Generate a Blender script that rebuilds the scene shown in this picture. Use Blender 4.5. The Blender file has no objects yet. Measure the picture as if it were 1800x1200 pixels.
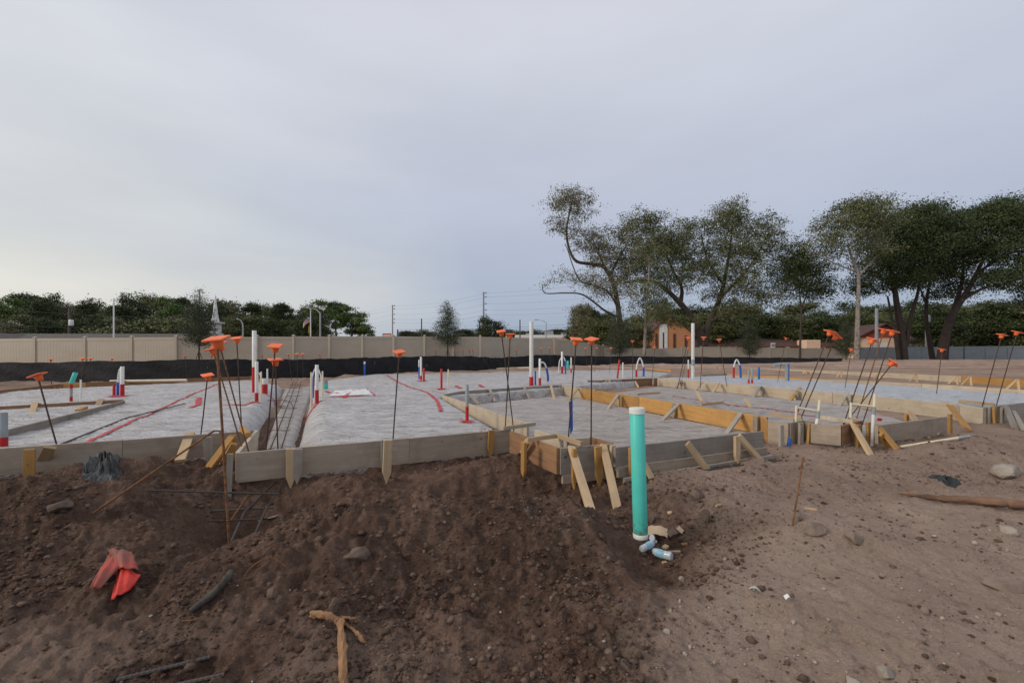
import bpy, bmesh, math, random
import numpy as np
from mathutils import Vector, Matrix

# ---------------------------------------------------------------- camera, sky, sun, exposure
random.seed(7)
scene = bpy.context.scene
F, HZ = 750.0, 625.0                       # focal length and horizon row, photo pixels (1800 wide)
EYE = 1.0                                  # eye height above the top of the near form boards (z = 0)
cam_d = bpy.data.cameras.new('camera')
cam_d.sensor_width = 36.0
cam_d.lens = 36.0 * F / 1800.0
cam_d.shift_y = (HZ - 600.0) / 1800.0
cam_d.clip_start = 0.05
cam_d.clip_end = 6000
cam = bpy.data.objects.new('camera', cam_d)
cam.location = (0, 0, EYE)
cam.rotation_euler = (math.radians(90), 0, 0)
scene.collection.objects.link(cam)
scene.camera = cam

SUN_EL, SUN_AZ = math.radians(27), math.radians(-112)     # azimuth from +Y towards +X: low, on the left, a little behind
sun_dir = Vector((math.sin(SUN_AZ) * math.cos(SUN_EL), math.cos(SUN_AZ) * math.cos(SUN_EL), math.sin(SUN_EL)))
world = bpy.data.worlds.new('World')
scene.world = world
world.use_nodes = True
wt = world.node_tree
wt.nodes.clear()
def wn(t, **kw):
    n = wt.nodes.new(t)
    for k, v in kw.items(): setattr(n, k, v)
    return n
w_out = wn('ShaderNodeOutputWorld')
w_bg = wn('ShaderNodeBackground'); w_bg.inputs[1].default_value = 0.1
w_sky = wn('ShaderNodeTexSky', sky_type='NISHITA', sun_disc=False)
w_sky.sun_elevation = SUN_EL; w_sky.sun_rotation = SUN_AZ; w_sky.dust_density = 2.0
w_tc = wn('ShaderNodeTexCoord')
w_sep = wn('ShaderNodeSeparateXYZ')
wt.links.new(w_tc.outputs['Generated'], w_sep.inputs[0])
def ramp(stops, src):
    r = wn('ShaderNodeValToRGB'); e = r.color_ramp.elements
    e[0].position, e[0].color = stops[0][0], (*stops[0][1], 1)
    e[1].position, e[1].color = stops[-1][0], (*stops[-1][1], 1)
    for p, c in stops[1:-1]:
        x = e.new(p); x.color = (*c, 1)
    wt.links.new(src, r.inputs[0]); return r
# overcast layer: blue-grey near the horizon, paler overhead
w_grad = ramp([(0.0, (.345, .42, .525)), (.08, (.365, .43, .54)), (.30, (.48, .52, .63)), (.62, (.625, .645, .72)), (1.0, (.64, .65, .71))], w_sep.outputs['Z'])
# paler, warmer veil towards the sunset side on the left
w_l = wn('ShaderNodeMath', operation='MULTIPLY_ADD'); w_l.inputs[1].default_value = -1.3; w_l.inputs[2].default_value = -0.16
wt.links.new(w_sep.outputs['X'], w_l.inputs[0])
w_map = wn('ShaderNodeMapping'); w_map.inputs['Scale'].default_value = (1.1, 1.1, 4.2); w_map.inputs['Rotation'].default_value = (0, math.radians(14), 0)
wt.links.new(w_tc.outputs['Generated'], w_map.inputs[0])
w_n = wn('ShaderNodeTexNoise'); w_n.inputs['Scale'].default_value = 1.6; w_n.inputs['Detail'].default_value = 5; w_n.inputs['Roughness'].default_value = .5
wt.links.new(w_map.outputs[0], w_n.inputs['Vector'])
w_l2 = wn('ShaderNodeMath', operation='MULTIPLY_ADD', use_clamp=True); w_l2.inputs[1].default_value = 1.1
w_l3 = wn('ShaderNodeMath', operation='SUBTRACT'); w_l3.inputs[1].default_value = .5
wt.links.new(w_n.outputs['Fac'], w_l3.inputs[0]); wt.links.new(w_l3.outputs[0], w_l2.inputs[0]); wt.links.new(w_l.outputs[0], w_l2.inputs[2])
w_warm = ramp([(0.0, (.84, .78, .66)), (.12, (.76, .74, .68)), (.24, (.66, .68, .68)), (.5, (.66, .68, .72)), (1.0, (.64, .65, .69))], w_sep.outputs['Z'])
w_m1 = wn('ShaderNodeMix', data_type='RGBA')
wt.links.new(w_l2.outputs[0], w_m1.inputs[0]); wt.links.new(w_grad.outputs[0], w_m1.inputs[6]); wt.links.new(w_warm.outputs[0], w_m1.inputs[7])
# faint streaks in the cloud
w_n2 = wn('ShaderNodeTexNoise'); w_n2.inputs['Scale'].default_value = 2.4; w_n2.inputs['Detail'].default_value = 7
w_map2 = wn('ShaderNodeMapping'); w_map2.inputs['Scale'].default_value = (1, 1.0, 3.5); w_map2.inputs['Rotation'].default_value = (0, math.radians(-22), 0)
wt.links.new(w_tc.outputs['Generated'], w_map2.inputs[0]); wt.links.new(w_map2.outputs[0], w_n2.inputs['Vector'])
w_mr = wn('ShaderNodeMapRange'); w_mr.inputs[1].default_value = .3; w_mr.inputs[2].default_value = .7; w_mr.inputs[3].default_value = 10.3; w_mr.inputs[4].default_value = 11.2
wt.links.new(w_n2.outputs['Fac'], w_mr.inputs[0])
w_sc = wn('ShaderNodeVectorMath', operation='SCALE')
wt.links.new(w_m1.outputs[2], w_sc.inputs[0]); wt.links.new(w_mr.outputs[0], w_sc.inputs['Scale'])
w_m2 = wn('ShaderNodeMix', data_type='RGBA'); w_m2.inputs[0].default_value = .93
wt.links.new(w_sky.outputs[0], w_m2.inputs[6]); wt.links.new(w_sc.outputs[0], w_m2.inputs[7])
wt.links.new(w_m2.outputs[2], w_bg.inputs[0]); wt.links.new(w_bg.outputs[0], w_out.inputs[0])

sd = bpy.data.lights.new('sun', 'SUN'); sd.energy = 1.5; sd.angle = math.radians(14); sd.color = (1.0, .9, .78)
so = bpy.data.objects.new('sun', sd)
so.rotation_euler = sun_dir.to_track_quat('Z', 'Y').to_euler()
scene.collection.objects.link(so)
vs = scene.view_settings
vs.view_transform = 'Standard'; vs.look = 'None'; vs.gamma = 1.0; vs.exposure = 0.0; vs.use_curve_mapping = False

# ---------------------------------------------------------------- helpers
COL = scene.collection
def ss(t):
    t = np.clip(t, 0, 1); return t * t * (3 - 2 * t)
def Zt(Y):                                  # level of the form tops, rising slowly away from the camera
    return float(np.interp(Y, [0, 8, 26, 56, 5000], [0, 0, .2, .5, .5]))
def P(px, py, Y):                           # the point at depth Y on that sight line
    return Vector(((px - 900) / F * Y, Y, EYE - (py - HZ) / F * Y))
def G(px, py, dz=0.0):                      # the point at level Zt + dz on that sight line
    lo, hi = .4, 400.
    for _ in range(50):
        m = (lo + hi) / 2
        if m * (py - HZ) / F - (EYE - Zt(m) - dz) > 0: hi = m
        else: lo = m
    return P(px, py, lo)
_T = np.random.RandomState(3).rand(8, 256, 256)
def vn(x, y, s=0):
    xi = np.floor(x).astype(int); yi = np.floor(y).astype(int); fx = x - xi; fy = y - yi
    fx = fx * fx * (3 - 2 * fx); fy = fy * fy * (3 - 2 * fy); T = _T[s % 8]
    a = T[yi & 255, xi & 255]; b = T[yi & 255, (xi + 1) & 255]; c = T[(yi + 1) & 255, xi & 255]; d = T[(yi + 1) & 255, (xi + 1) & 255]
    return (a * (1 - fx) + b * fx) * (1 - fy) + (c * (1 - fx) + d * fx) * fy
def fbm(x, y, o=4, g=.5, s=0):
    r = 0; a = 1; t = 0
    for i in range(o):
        r = r + a * (vn(x * 2 ** i + 17.3 * i, y * 2 ** i + 5.1 * i, s + i) - .5); t += a; a *= g
    return r / t * 2
def worley(x, y, s=0):
    xi = np.floor(x).astype(int); yi = np.floor(y).astype(int); r = np.zeros(x.shape)
    for dx in (-1, 0, 1):
        for dy in (-1, 0, 1):
            cx, cy = xi + dx, yi + dy; a = _T[s % 8][cy & 255, cx & 255]; b = _T[(s + 1) % 8][cy & 255, cx & 255]; c = _T[(s + 2) % 8][cy & 255, cx & 255]
            d = np.hypot(x - cx - a, y - cy - b); R = .25 + .55 * c
            tl = 1 + 1.1 * ((x - cx - a) * (b - .5) + (y - cy - b) * (c - .5)) / R; r = np.maximum(r, R * np.clip(2.0 * (1 - d / R), 0, .62 + .5 * b) * tl)
    return r
def np_mesh(name, V, Q, smooth=False):
    V = np.asarray(V, dtype=np.float32); Q = np.asarray(Q, dtype=np.int32); k = Q.shape[1]
    me = bpy.data.meshes.new(name)
    me.vertices.add(len(V)); me.vertices.foreach_set('co', V.ravel())
    me.loops.add(Q.size); me.loops.foreach_set('vertex_index', Q.ravel())
    me.polygons.add(len(Q)); me.polygons.foreach_set('loop_start', np.arange(0, Q.size, k, dtype=np.int32))
    me.polygons.foreach_set('loop_total', np.full(len(Q), k, dtype=np.int32))
    if smooth: me.polygons.foreach_set('use_smooth', np.ones(len(Q), dtype=bool))
    me.update(calc_edges=True); me.validate()
    return me
class MB:
    def __init__(s): s.v = []; s.f = []
    def quadbox(s, lo, hi):
        n = len(s.v); (a, b, c), (d, e, f) = lo, hi
        s.v += [(a,b,c),(d,b,c),(d,e,c),(a,e,c),(a,b,f),(d,b,f),(d,e,f),(a,e,f)]
        s.f += [tuple(n + i for i in q) for q in ((0,3,2,1),(4,5,6,7),(0,1,5,4),(1,2,6,5),(2,3,7,6),(3,0,4,7))]
        return s
    def poly(s, pts, faces):
        n = len(s.v); s.v += [tuple(p) for p in pts]; s.f += [tuple(n + i for i in q) for q in faces]; return s
    def tube(s, pts, r, k=8, cap=True):
        pts = [Vector(p) for p in pts]; n0 = len(s.v)
        rs = r if isinstance(r, (list, tuple)) else [r] * len(pts)
        ref = Vector((0, 0, 1))
        for i, p in enumerate(pts):
            d = (pts[min(i + 1, len(pts) - 1)] - pts[max(i - 1, 0)]).normalized()
            if i == 0:
                ref = Vector((1, 0, 0)) if abs(d.x) < .8 else Vector((0, 1, 0))
            x = (ref - ref.dot(d) * d).normalized(); ref = x; y = d.cross(x)
            for j in range(k):
                a = 2 * math.pi * j / k
                s.v.append(tuple(p + rs[i] * (math.cos(a) * x + math.sin(a) * y)))
        for i in range(len(pts) - 1):
            for j in range(k):
                a = n0 + i * k + j; b = n0 + i * k + (j + 1) % k
                s.f.append((a, b, b + k, a + k))
        if cap:
            s.f.append(tuple(n0 + j for j in reversed(range(k)))); m = n0 + (len(pts) - 1) * k
            s.f.append(tuple(m + j for j in range(k)))
        return s
    def lathe(s, prof, k=16, o=(0, 0, 0)):
        n0 = len(s.v)
        for r, z in prof:
            for j in range(k):
                a = 2 * math.pi * j / k; s.v.append((o[0] + r * math.cos(a), o[1] + r * math.sin(a), o[2] + z))
        for i in range(len(prof) - 1):
            for j in range(k):
                a = n0 + i * k + j; b = n0 + i * k + (j + 1) % k
                s.f.append((a, b, b + k, a + k))
        return s
    def mesh(s, name, smooth=False, bevel=0):
        me = bpy.data.meshes.new(name); me.from_pydata(s.v, [], s.f); me.update()
        if bevel:
            bm = bmesh.new(); bm.from_mesh(me)
            bmesh.ops.bevel(bm, geom=bm.edges[:], offset=bevel, segments=1, affect='EDGES', clamp_overlap=True)
            bm.to_mesh(me); bm.free()
        if smooth:
            me.polygons.foreach_set('use_smooth', [True] * len(me.polygons))
            try: me.set_sharp_from_angle(angle=math.radians(40))
            except Exception: pass
        return me
LOC = {}
def link(name, me, m=None, parent=None, M=None):
    o = bpy.data.objects.new(name, me); COL.objects.link(o)
    if me is not None and m is not None and len(me.materials) == 0: me.materials.append(m)
    if M is not None: o.matrix_world = M
    if parent is not None:
        o.parent = parent; o.matrix_parent_inverse = LOC[parent.name].inverted()
    LOC[o.name] = M.copy() if M is not None else Matrix.Identity(4)
    return o
def T(v): return Matrix.Translation(Vector(v))
def thing(name, label, cat, loc=(0, 0, 0), group=None):
    o = link(name, None, M=T(loc)); o.empty_display_size = .1
    return tag(o, label, cat, group)
def tag(o, label, cat, group=None, kind=None):
    if label: o['label'] = label
    if cat: o['category'] = cat
    if group: o['group'] = group
    if kind: o['kind'] = kind
    return o
def aim(a, b, u=Vector((1, 0, 0))):         # frame at a, z towards b, x as near u as can be
    z = (b - a).normalized(); x = u - u.dot(z) * z
    if x.length < 1e-4: x = Vector((0, 1, 0)) - z.y * z
    x.normalize(); y = z.cross(x)
    M = Matrix((x, y, z)).transposed().to_4x4(); M.translation = a
    return M

# ---------------------------------------------------------------- materials
def newmat(name):
    m = bpy.data.materials.new(name); m.use_nodes = True
    return m, m.node_tree.nodes, m.node_tree.links, m.node_tree.nodes['Principled BSDF']
def mat(name, c1, c2=None, scale=6, rough=.7, bump=0, bscale=None, stretch=(1, 1, 1), lo=.35, hi=.65, coord='Object', metallic=0, spec=.3, rand=0, dist=.02):
    m, N, L, B = newmat(name)
    B.inputs['Roughness'].default_value = rough; B.inputs['Metallic'].default_value = metallic; B.inputs['Specular IOR Level'].default_value = spec
    if c2 is None: c2 = tuple(x * .82 for x in c1)
    tc = N.new('ShaderNodeTexCoord'); mp = N.new('ShaderNodeMapping'); mp.inputs['Scale'].default_value = stretch
    src = tc.outputs[coord]
    oi = N.new('ShaderNodeObjectInfo')
    add = N.new('ShaderNodeVectorMath'); add.operation = 'ADD'
    mul = N.new('ShaderNodeMath'); mul.operation = 'MULTIPLY'; mul.inputs[1].default_value = 37.0
    L.new(oi.outputs['Random'], mul.inputs[0]); L.new(src, add.inputs[0]); L.new(mul.outputs[0], add.inputs[1]); L.new(add.outputs[0], mp.inputs[0])
    n = N.new('ShaderNodeTexNoise'); n.inputs['Scale'].default_value = scale; n.inputs['Detail'].default_value = 6; n.inputs['Roughness'].default_value = .6
    L.new(mp.outputs[0], n.inputs['Vector'])
    r = N.new('ShaderNodeMapRange'); r.inputs[1].default_value = lo; r.inputs[2].default_value = hi
    L.new(n.outputs['Fac'], r.inputs[0])
    mx = N.new('ShaderNodeMix'); mx.data_type = 'RGBA'; mx.inputs[6].default_value = (*c1, 1); mx.inputs[7].default_value = (*c2, 1)
    L.new(r.outputs[0], mx.inputs[0]); out = mx.outputs[2]
    if rand:
        hv = N.new('ShaderNodeHueSaturation'); mr = N.new('ShaderNodeMapRange'); mr.inputs[3].default_value = 1 - rand; mr.inputs[4].default_value = 1 + rand
        L.new(oi.outputs['Random'], mr.inputs[0]); L.new(mr.outputs[0], hv.inputs['Value']); L.new(out, hv.inputs['Color']); out = hv.outputs[0]
    L.new(out, B.inputs['Base Color'])
    if bump:
        n2 = N.new('ShaderNodeTexNoise'); n2.inputs['Scale'].default_value = bscale or scale * 4; n2.inputs['Detail'].default_value = 5
        L.new(mp.outputs[0], n2.inputs['Vector'])
        b = N.new('ShaderNodeBump'); b.inputs['Strength'].default_value = bump; b.inputs['Distance'].default_value = dist
        L.new(n2.outputs['Fac'], b.inputs['Height']); L.new(b.outputs[0], B.inputs['Normal'])
    return m
def wood(name, c1, c2, stain, axis='X', amt=.5):
    m, N, L, B = newmat(name)
    B.inputs['Roughness'].default_value = .8; B.inputs['Specular IOR Level'].default_value = .2
    tc = N.new('ShaderNodeTexCoord'); oi = N.new('ShaderNodeObjectInfo')
    mul = N.new('ShaderNodeMath'); mul.operation = 'MULTIPLY'; mul.inputs[1].default_value = 91.0
    add = N.new('ShaderNodeVectorMath'); add.operation = 'ADD'
    L.new(oi.outputs['Random'], mul.inputs[0]); L.new(tc.outputs['Object'], add.inputs[0]); L.new(mul.outputs[0], add.inputs[1])
    mp = N.new('ShaderNodeMapping'); mp.inputs['Scale'].default_value = (.06, 1, 1) if axis == 'X' else (1, 1, .06)
    L.new(add.outputs[0], mp.inputs[0])
    n = N.new('ShaderNodeTexNoise'); n.inputs['Scale'].default_value = 26; n.inputs['Detail'].default_value = 8; n.inputs['Roughness'].default_value = .65; n.inputs['Distortion'].default_value = .6
    L.new(mp.outputs[0], n.inputs['Vector'])
    r = N.new('ShaderNodeMapRange'); r.inputs[1].default_value = .33; r.inputs[2].default_value = .68; L.new(n.outputs['Fac'], r.inputs[0])
    mx = N.new('ShaderNodeMix'); mx.data_type = 'RGBA'; mx.inputs[6].default_value = (*c1, 1); mx.inputs[7].default_value = (*c2, 1); L.new(r.outputs[0], mx.inputs[0])
    n3 = N.new('ShaderNodeTexNoise'); n3.inputs['Scale'].default_value = 3.5; n3.inputs['Detail'].default_value = 7; n3.inputs['Roughness'].default_value = .7; L.new(add.outputs[0], n3.inputs['Vector'])
    r3 = N.new('ShaderNodeMapRange'); r3.inputs[1].default_value = .46; r3.inputs[2].default_value = .72; r3.inputs[4].default_value = amt; L.new(n3.outputs['Fac'], r3.inputs[0])
    m2 = N.new('ShaderNodeMix'); m2.data_type = 'RGBA'; m2.inputs[7].default_value = (*stain, 1); L.new(r3.outputs[0], m2.inputs[0]); L.new(mx.outputs[2], m2.inputs[6])
    vk = N.new('ShaderNodeTexVoronoi'); vk.inputs['Scale'].default_value = 4.5; L.new(add.outputs[0], vk.inputs['Vector'])
    rk_ = N.new('ShaderNodeMapRange'); rk_.inputs[1].default_value = .10; rk_.inputs[2].default_value = .05; rk_.inputs[4].default_value = .75; L.new(vk.outputs['Distance'], rk_.inputs[0])
    m3 = N.new('ShaderNodeMix'); m3.data_type = 'RGBA'; m3.inputs[7].default_value = (c2[0] * .35, c2[1] * .3, c2[2] * .28, 1); L.new(rk_.outputs[0], m3.inputs[0]); L.new(m2.outputs[2], m3.inputs[6]); m2 = m3
    hv = N.new('ShaderNodeHueSaturation'); mr = N.new('ShaderNodeMapRange'); mr.inputs[3].default_value = .82; mr.inputs[4].default_value = 1.15
    L.new(oi.outputs['Random'], mr.inputs[0]); L.new(mr.outputs[0], hv.inputs['Value']); L.new(m2.outputs[2], hv.inputs['Color']); L.new(hv.outputs[0], B.inputs['Base Color'])
    b = N.new('ShaderNodeBump'); b.inputs['Strength'].default_value = .35; b.inputs['Distance'].default_value = .004; L.new(n.outputs['Fac'], b.inputs['Height']); L.new(b.outputs[0], B.inputs['Normal'])
    return m
W = dict(
    ply=wood('weathered_plywood', (.43, .345, .26), (.33, .265, .20), (.17, .13, .10)),
    grey=wood('grey_plywood', (.35, .305, .255), (.27, .235, .195), (.15, .125, .10), amt=.6),
    pale=wood('pale_board', (.56, .47, .35), (.46, .38, .28), (.27, .22, .17), amt=.45),
    orange=wood('orange_board', (.56, .32, .11), (.42, .22, .07), (.25, .15, .08), amt=.4),
    brown=wood('brown_board', (.34, .19, .10), (.20, .11, .06), (.12, .08, .05), amt=.4),
    stake=wood('pine_stake', (.56, .41, .25), (.43, .30, .17), (.28, .20, .13), axis='Z', amt=.4),
    stakeo=wood('orange_stake', (.50, .28, .09), (.38, .20, .06), (.2, .12, .07), axis='Z', amt=.35),
    stakeg=wood('grey_stake', (.40, .35, .29), (.30, .26, .21), (.17, .14, .11), axis='Z', amt=.5))
M_ = dict(
    rust=mat('rusty_rebar', (.10, .055, .035), (.045, .03, .024), scale=30, rough=.75, bump=.4, bscale=90, dist=.003),
    rustorange=mat('orange_rust_rebar', (.26, .115, .045), (.10, .05, .03), scale=25, rough=.8, bump=.4, bscale=90, dist=.003),  # paler, more orange rust tone, chosen rod by rod
    steel=mat('dark_steel_rebar', (.075, .075, .08), (.11, .08, .06), scale=12, rough=.5, metallic=.5, bump=.3, bscale=80, dist=.002),
    cap=mat('orange_plastic_cap', (.95, .19, .055), (.86, .15, .04), scale=14, rough=.45, rand=.08),
    pvc=mat('white_pvc', (.78, .77, .72), (.70, .68, .62), scale=9, rough=.35),
    cream=mat('cream_cpvc', (.76, .68, .50), (.68, .60, .42), scale=9, rough=.4),
    red=mat('red_tape', (.55, .025, .025), (.40, .02, .025), scale=14, rough=.45),
    blue=mat('blue_sleeve', (.025, .13, .50), (.02, .09, .36), scale=14, rough=.4),
    teal=mat('teal_sewer_pipe', (.10, .60, .50), (.085, .52, .43), scale=5, rough=.38),
    greypvc=mat('grey_conduit', (.33, .36, .37), (.26, .28, .29), scale=10, rough=.4),
    pex=mat('white_tubing', (.74, .74, .73), (.66, .66, .66), scale=10, rough=.3),
    vinyl=mat('tan_vinyl', (.47, .40, .31), (.43, .365, .28), scale=2.0, rough=.5),
    vinylg=mat('grey_vinyl', (.30, .33, .34), (.26, .29, .30), scale=1.5, rough=.5),
    silt=mat('black_silt_fabric', (.012, .012, .014), (.022, .021, .022), scale=3, rough=.7, bump=.5, bscale=7, dist=.05),
    bark=mat('grey_brown_bark', (.10, .078, .06), (.055, .043, .035), scale=5, rough=.9, bump=.6, bscale=14, stretch=(1, 1, .3)),
    barkd=mat('dark_bark', (.06, .042, .033), (.03, .023, .02), scale=5, rough=.9, bump=.6, bscale=14, stretch=(1, 1, .3)),
    barkp=mat('pale_lichen_bark', (.33, .29, .25), (.14, .115, .095), scale=3.5, rough=.9, bump=.5, bscale=12),
    polewood=mat('pole_wood', (.13, .11, .095), (.09, .075, .065), scale=2, rough=.9),
    concrete=mat('pole_concrete', (.34, .33, .32), (.27, .26, .25), scale=1, rough=.85),
    metal=mat('galvanised_metal', (.38, .40, .42), (.30, .32, .34), scale=4, rough=.5, metallic=.4),
    white=mat('white_paint', (.76, .76, .74), (.68, .68, .66), scale=2, rough=.5),
    roofg=mat('grey_shingle', (.125, .105, .095), (.09, .077, .07), scale=2.2, rough=.9, bump=.3, bscale=20),
    roofb=mat('brown_shingle', (.11, .06, .05), (.075, .045, .04), scale=2.2, rough=.9, bump=.3, bscale=20),
    brick=mat('orange_brick', (.58, .28, .14), (.48, .225, .11), scale=7, rough=.9),
    peach=mat('peach_stucco', (.80, .56, .39), (.72, .50, .35), scale=1.5, rough=.9),
    redgable=mat('red_gable_paint', (.36, .085, .05), (.30, .07, .045), scale=2, rough=.8),
    glass=mat('dark_glass', (.02, .022, .025), (.03, .03, .035), scale=2, rough=.15, spec=.6),
    wallgrey=mat('greenish_grey_siding', (.36, .38, .35), (.31, .33, .30), scale=1.5, rough=.8),
    black=mat('black_plastic_bag', (.016, .018, .018), (.03, .032, .03), scale=6, rough=.45, bump=.6, bscale=9, dist=.03),
    redbag=mat('red_plastic_bag', (.40, .06, .04), (.17, .075, .05), scale=7, rough=.5, bump=.4, bscale=10, lo=.4, hi=.62),
    log=mat('weathered_log', (.30, .175, .11), (.11, .062, .04), scale=5, rough=.9, bump=.8, bscale=16, stretch=(.12, 1, 1)),
    branch=mat('dark_branch', (.10, .085, .07), (.05, .042, .036), scale=18, rough=.95, bump=.6, bscale=40, dist=.006),
    splinter=mat('splintered_wood', (.36, .20, .10), (.20, .105, .055), scale=9, rough=.9, bump=.8, bscale=30, stretch=(1, 1, .12), dist=.006),
    rock=mat('pale_limestone', (.40, .35, .29), (.26, .215, .17), scale=9, rough=.95, bump=.6, bscale=30, dist=.01),
    rockd=mat('dirty_rock', (.17, .12, .092), (.095, .066, .05), scale=9, rough=.95, bump=.6, bscale=30, dist=.01),
    rockm=mat('tan_rock', (.27, .205, .16), (.19, .14, .108), scale=9, rough=.95, bump=.6, bscale=30, dist=.01),
    card=mat('cardboard', (.50, .38, .26), (.40, .29, .19), scale=8, rough=.9),
    bottle=mat('clear_bottle_plastic', (.55, .60, .62), (.44, .50, .53), scale=20, rough=.12, spec=.6),
    blabel=mat('pale_blue_label', (.20, .48, .62), (.35, .58, .68), scale=30, rough=.4),
    yellow=mat('yellow_flag', (.55, .38, .05), (.45, .3, .04), scale=2, rough=.8),
    insul=mat('dark_insulator', (.05, .045, .045), (.08, .075, .07), scale=3, rough=.4),
    paint=mat('orange_spray_paint', (.60, .22, .08), (.5, .2, .09), scale=9, rough=.8))
def muddy(name, c, mud, h):
    m = mat(name, c, tuple(x * .88 for x in c), scale=5, rough=.38); N, L = m.node_tree.nodes, m.node_tree.links; B = N['Principled BSDF']
    src = B.inputs['Base Color'].links[0].from_socket; tc = N.new('ShaderNodeTexCoord'); sp = N.new('ShaderNodeSeparateXYZ'); L.new(tc.outputs['Object'], sp.inputs[0])
    n = N.new('ShaderNodeTexNoise'); n.inputs['Scale'].default_value = 22; n.inputs['Detail'].default_value = 7; L.new(tc.outputs['Object'], n.inputs['Vector'])
    a = N.new('ShaderNodeMath'); a.operation = 'MULTIPLY_ADD'; a.inputs[1].default_value = .55; L.new(n.outputs['Fac'], a.inputs[0]); L.new(sp.outputs['Z'], a.inputs[2])
    r = N.new('ShaderNodeMapRange'); r.inputs[1].default_value = h + .33; r.inputs[2].default_value = h + .22; r.inputs[4].default_value = .8; L.new(a.outputs[0], r.inputs[0])
    x = N.new('ShaderNodeMix'); x.data_type = 'RGBA'; x.inputs[7].default_value = (*mud, 1); L.new(r.outputs[0], x.inputs[0]); L.new(src, x.inputs[6]); L.new(x.outputs[2], B.inputs['Base Color']); return m
M_['tealmud'] = muddy('mud_splashed_teal_pipe', (.10, .60, .50), (.16, .12, .09), .05)
def leafmat(name, c1, c2, c3):
    m, N, L, B = newmat(name)
    B.inputs['Roughness'].default_value = .6; B.inputs['Specular IOR Level'].default_value = .25
    at = N.new('ShaderNodeAttribute'); at.attribute_name = 'tint'
    r = N.new('ShaderNodeValToRGB'); e = r.color_ramp.elements
    e[0].color = (*c1, 1); e[1].color = (*c3, 1); x = e.new(.5); x.color = (*c2, 1)
    L.new(at.outputs['Fac'], r.inputs[0]); L.new(r.outputs[0], B.inputs['Base Color'])
    return m
LF = dict(
    oak=leafmat('oak_leaves', (.055, .066, .024), (.105, .118, .044), (.20, .20, .088)),
    dark=leafmat('dark_leaves', (.026, .038, .014), (.048, .066, .022), (.095, .115, .040)),
    dry=leafmat('greyish_oak_leaves', (.10, .10, .054), (.165, .16, .088), (.27, .25, .155)),
    pine=leafmat('pine_foliage', (.05, .09, .022), (.10, .155, .04), (.17, .23, .065)),
    young=leafmat('young_oak_leaves', (.035, .046, .025), (.06, .072, .038), (.11, .12, .065)))
def sheetmat(name, c, dirt, amt):
    m, N, L, B = newmat(name)
    B.inputs['Roughness'].default_value = .42; B.inputs['Specular IOR Level'].default_value = .4
    g = N.new('ShaderNodeNewGeometry')
    mp = N.new('ShaderNodeMapping'); mp.inputs['Rotation'].default_value = (0, 0, math.radians(-25)); mp.inputs['Scale'].default_value = (.55, 1.6, 1); L.new(g.outputs['Position'], mp.inputs[0])
    n = N.new('ShaderNodeTexNoise'); n.inputs['Scale'].default_value = 2.6; n.inputs['Detail'].default_value = 10; n.inputs['Roughness'].default_value = .72; n.inputs['Distortion'].default_value = .5; L.new(mp.outputs[0], n.inputs['Vector'])
    r = N.new('ShaderNodeMapRange'); r.inputs[1].default_value = .42; r.inputs[2].default_value = .68; r.inputs[4].default_value = amt; L.new(n.outputs['Fac'], r.inputs[0])
    mx = N.new('ShaderNodeMix'); mx.data_type = 'RGBA'; mx.inputs[6].default_value = (*c, 1); mx.inputs[7].default_value = (*dirt, 1); L.new(r.outputs[0], mx.inputs[0])
    n4 = N.new('ShaderNodeTexNoise'); n4.inputs['Scale'].default_value = 5.5; n4.inputs['Detail'].default_value = 6; n4.inputs['Distortion'].default_value = 1.0; L.new(mp.outputs[0], n4.inputs['Vector'])
    r4 = N.new('ShaderNodeMapRange'); r4.inputs[1].default_value = .55; r4.inputs[2].default_value = .70; r4.inputs[4].default_value = amt * .8; L.new(n4.outputs['Fac'], r4.inputs[0])
    m4 = N.new('ShaderNodeMix'); m4.data_type = 'RGBA'; m4.inputs[7].default_value = (dirt[0] * .6, dirt[1] * .58, dirt[2] * .56, 1); L.new(r4.outputs[0], m4.inputs[0]); L.new(mx.outputs[2], m4.inputs[6])
    L.new(m4.outputs[2], B.inputs['Base Color'])
    n2 = N.new('ShaderNodeTexNoise'); n2.inputs['Scale'].default_value = 7; n2.inputs['Detail'].default_value = 6; n2.inputs['Distortion'].default_value = 1.2; L.new(mp.outputs[0], n2.inputs['Vector'])
    b = N.new('ShaderNodeBump'); b.inputs['Strength'].default_value = 1.0; b.inputs['Distance'].default_value = .11; sb = N.new('ShaderNodeMath'); sb.operation = 'SUBTRACT'; sb.inputs[1].default_value = .5; L.new(n2.outputs['Fac'], sb.inputs[0])
    ab = N.new('ShaderNodeMath'); ab.operation = 'ABSOLUTE'; L.new(sb.outputs[0], ab.inputs[0])
    L.new(ab.outputs[0], b.inputs['Height']); L.new(b.outputs[0], B.inputs['Normal'])
    return m
SH = sheetmat('dusty_plastic_sheet', (.56, .54, .53), (.33, .285, .255), .9)
SHG = sheetmat('sandy_plastic_sheet', (.46, .42, .385), (.29, .24, .20), .85)
SHB = sheetmat('bluish_plastic_sheet', (.52, .54, .57), (.38, .36, .35), .6)
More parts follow.
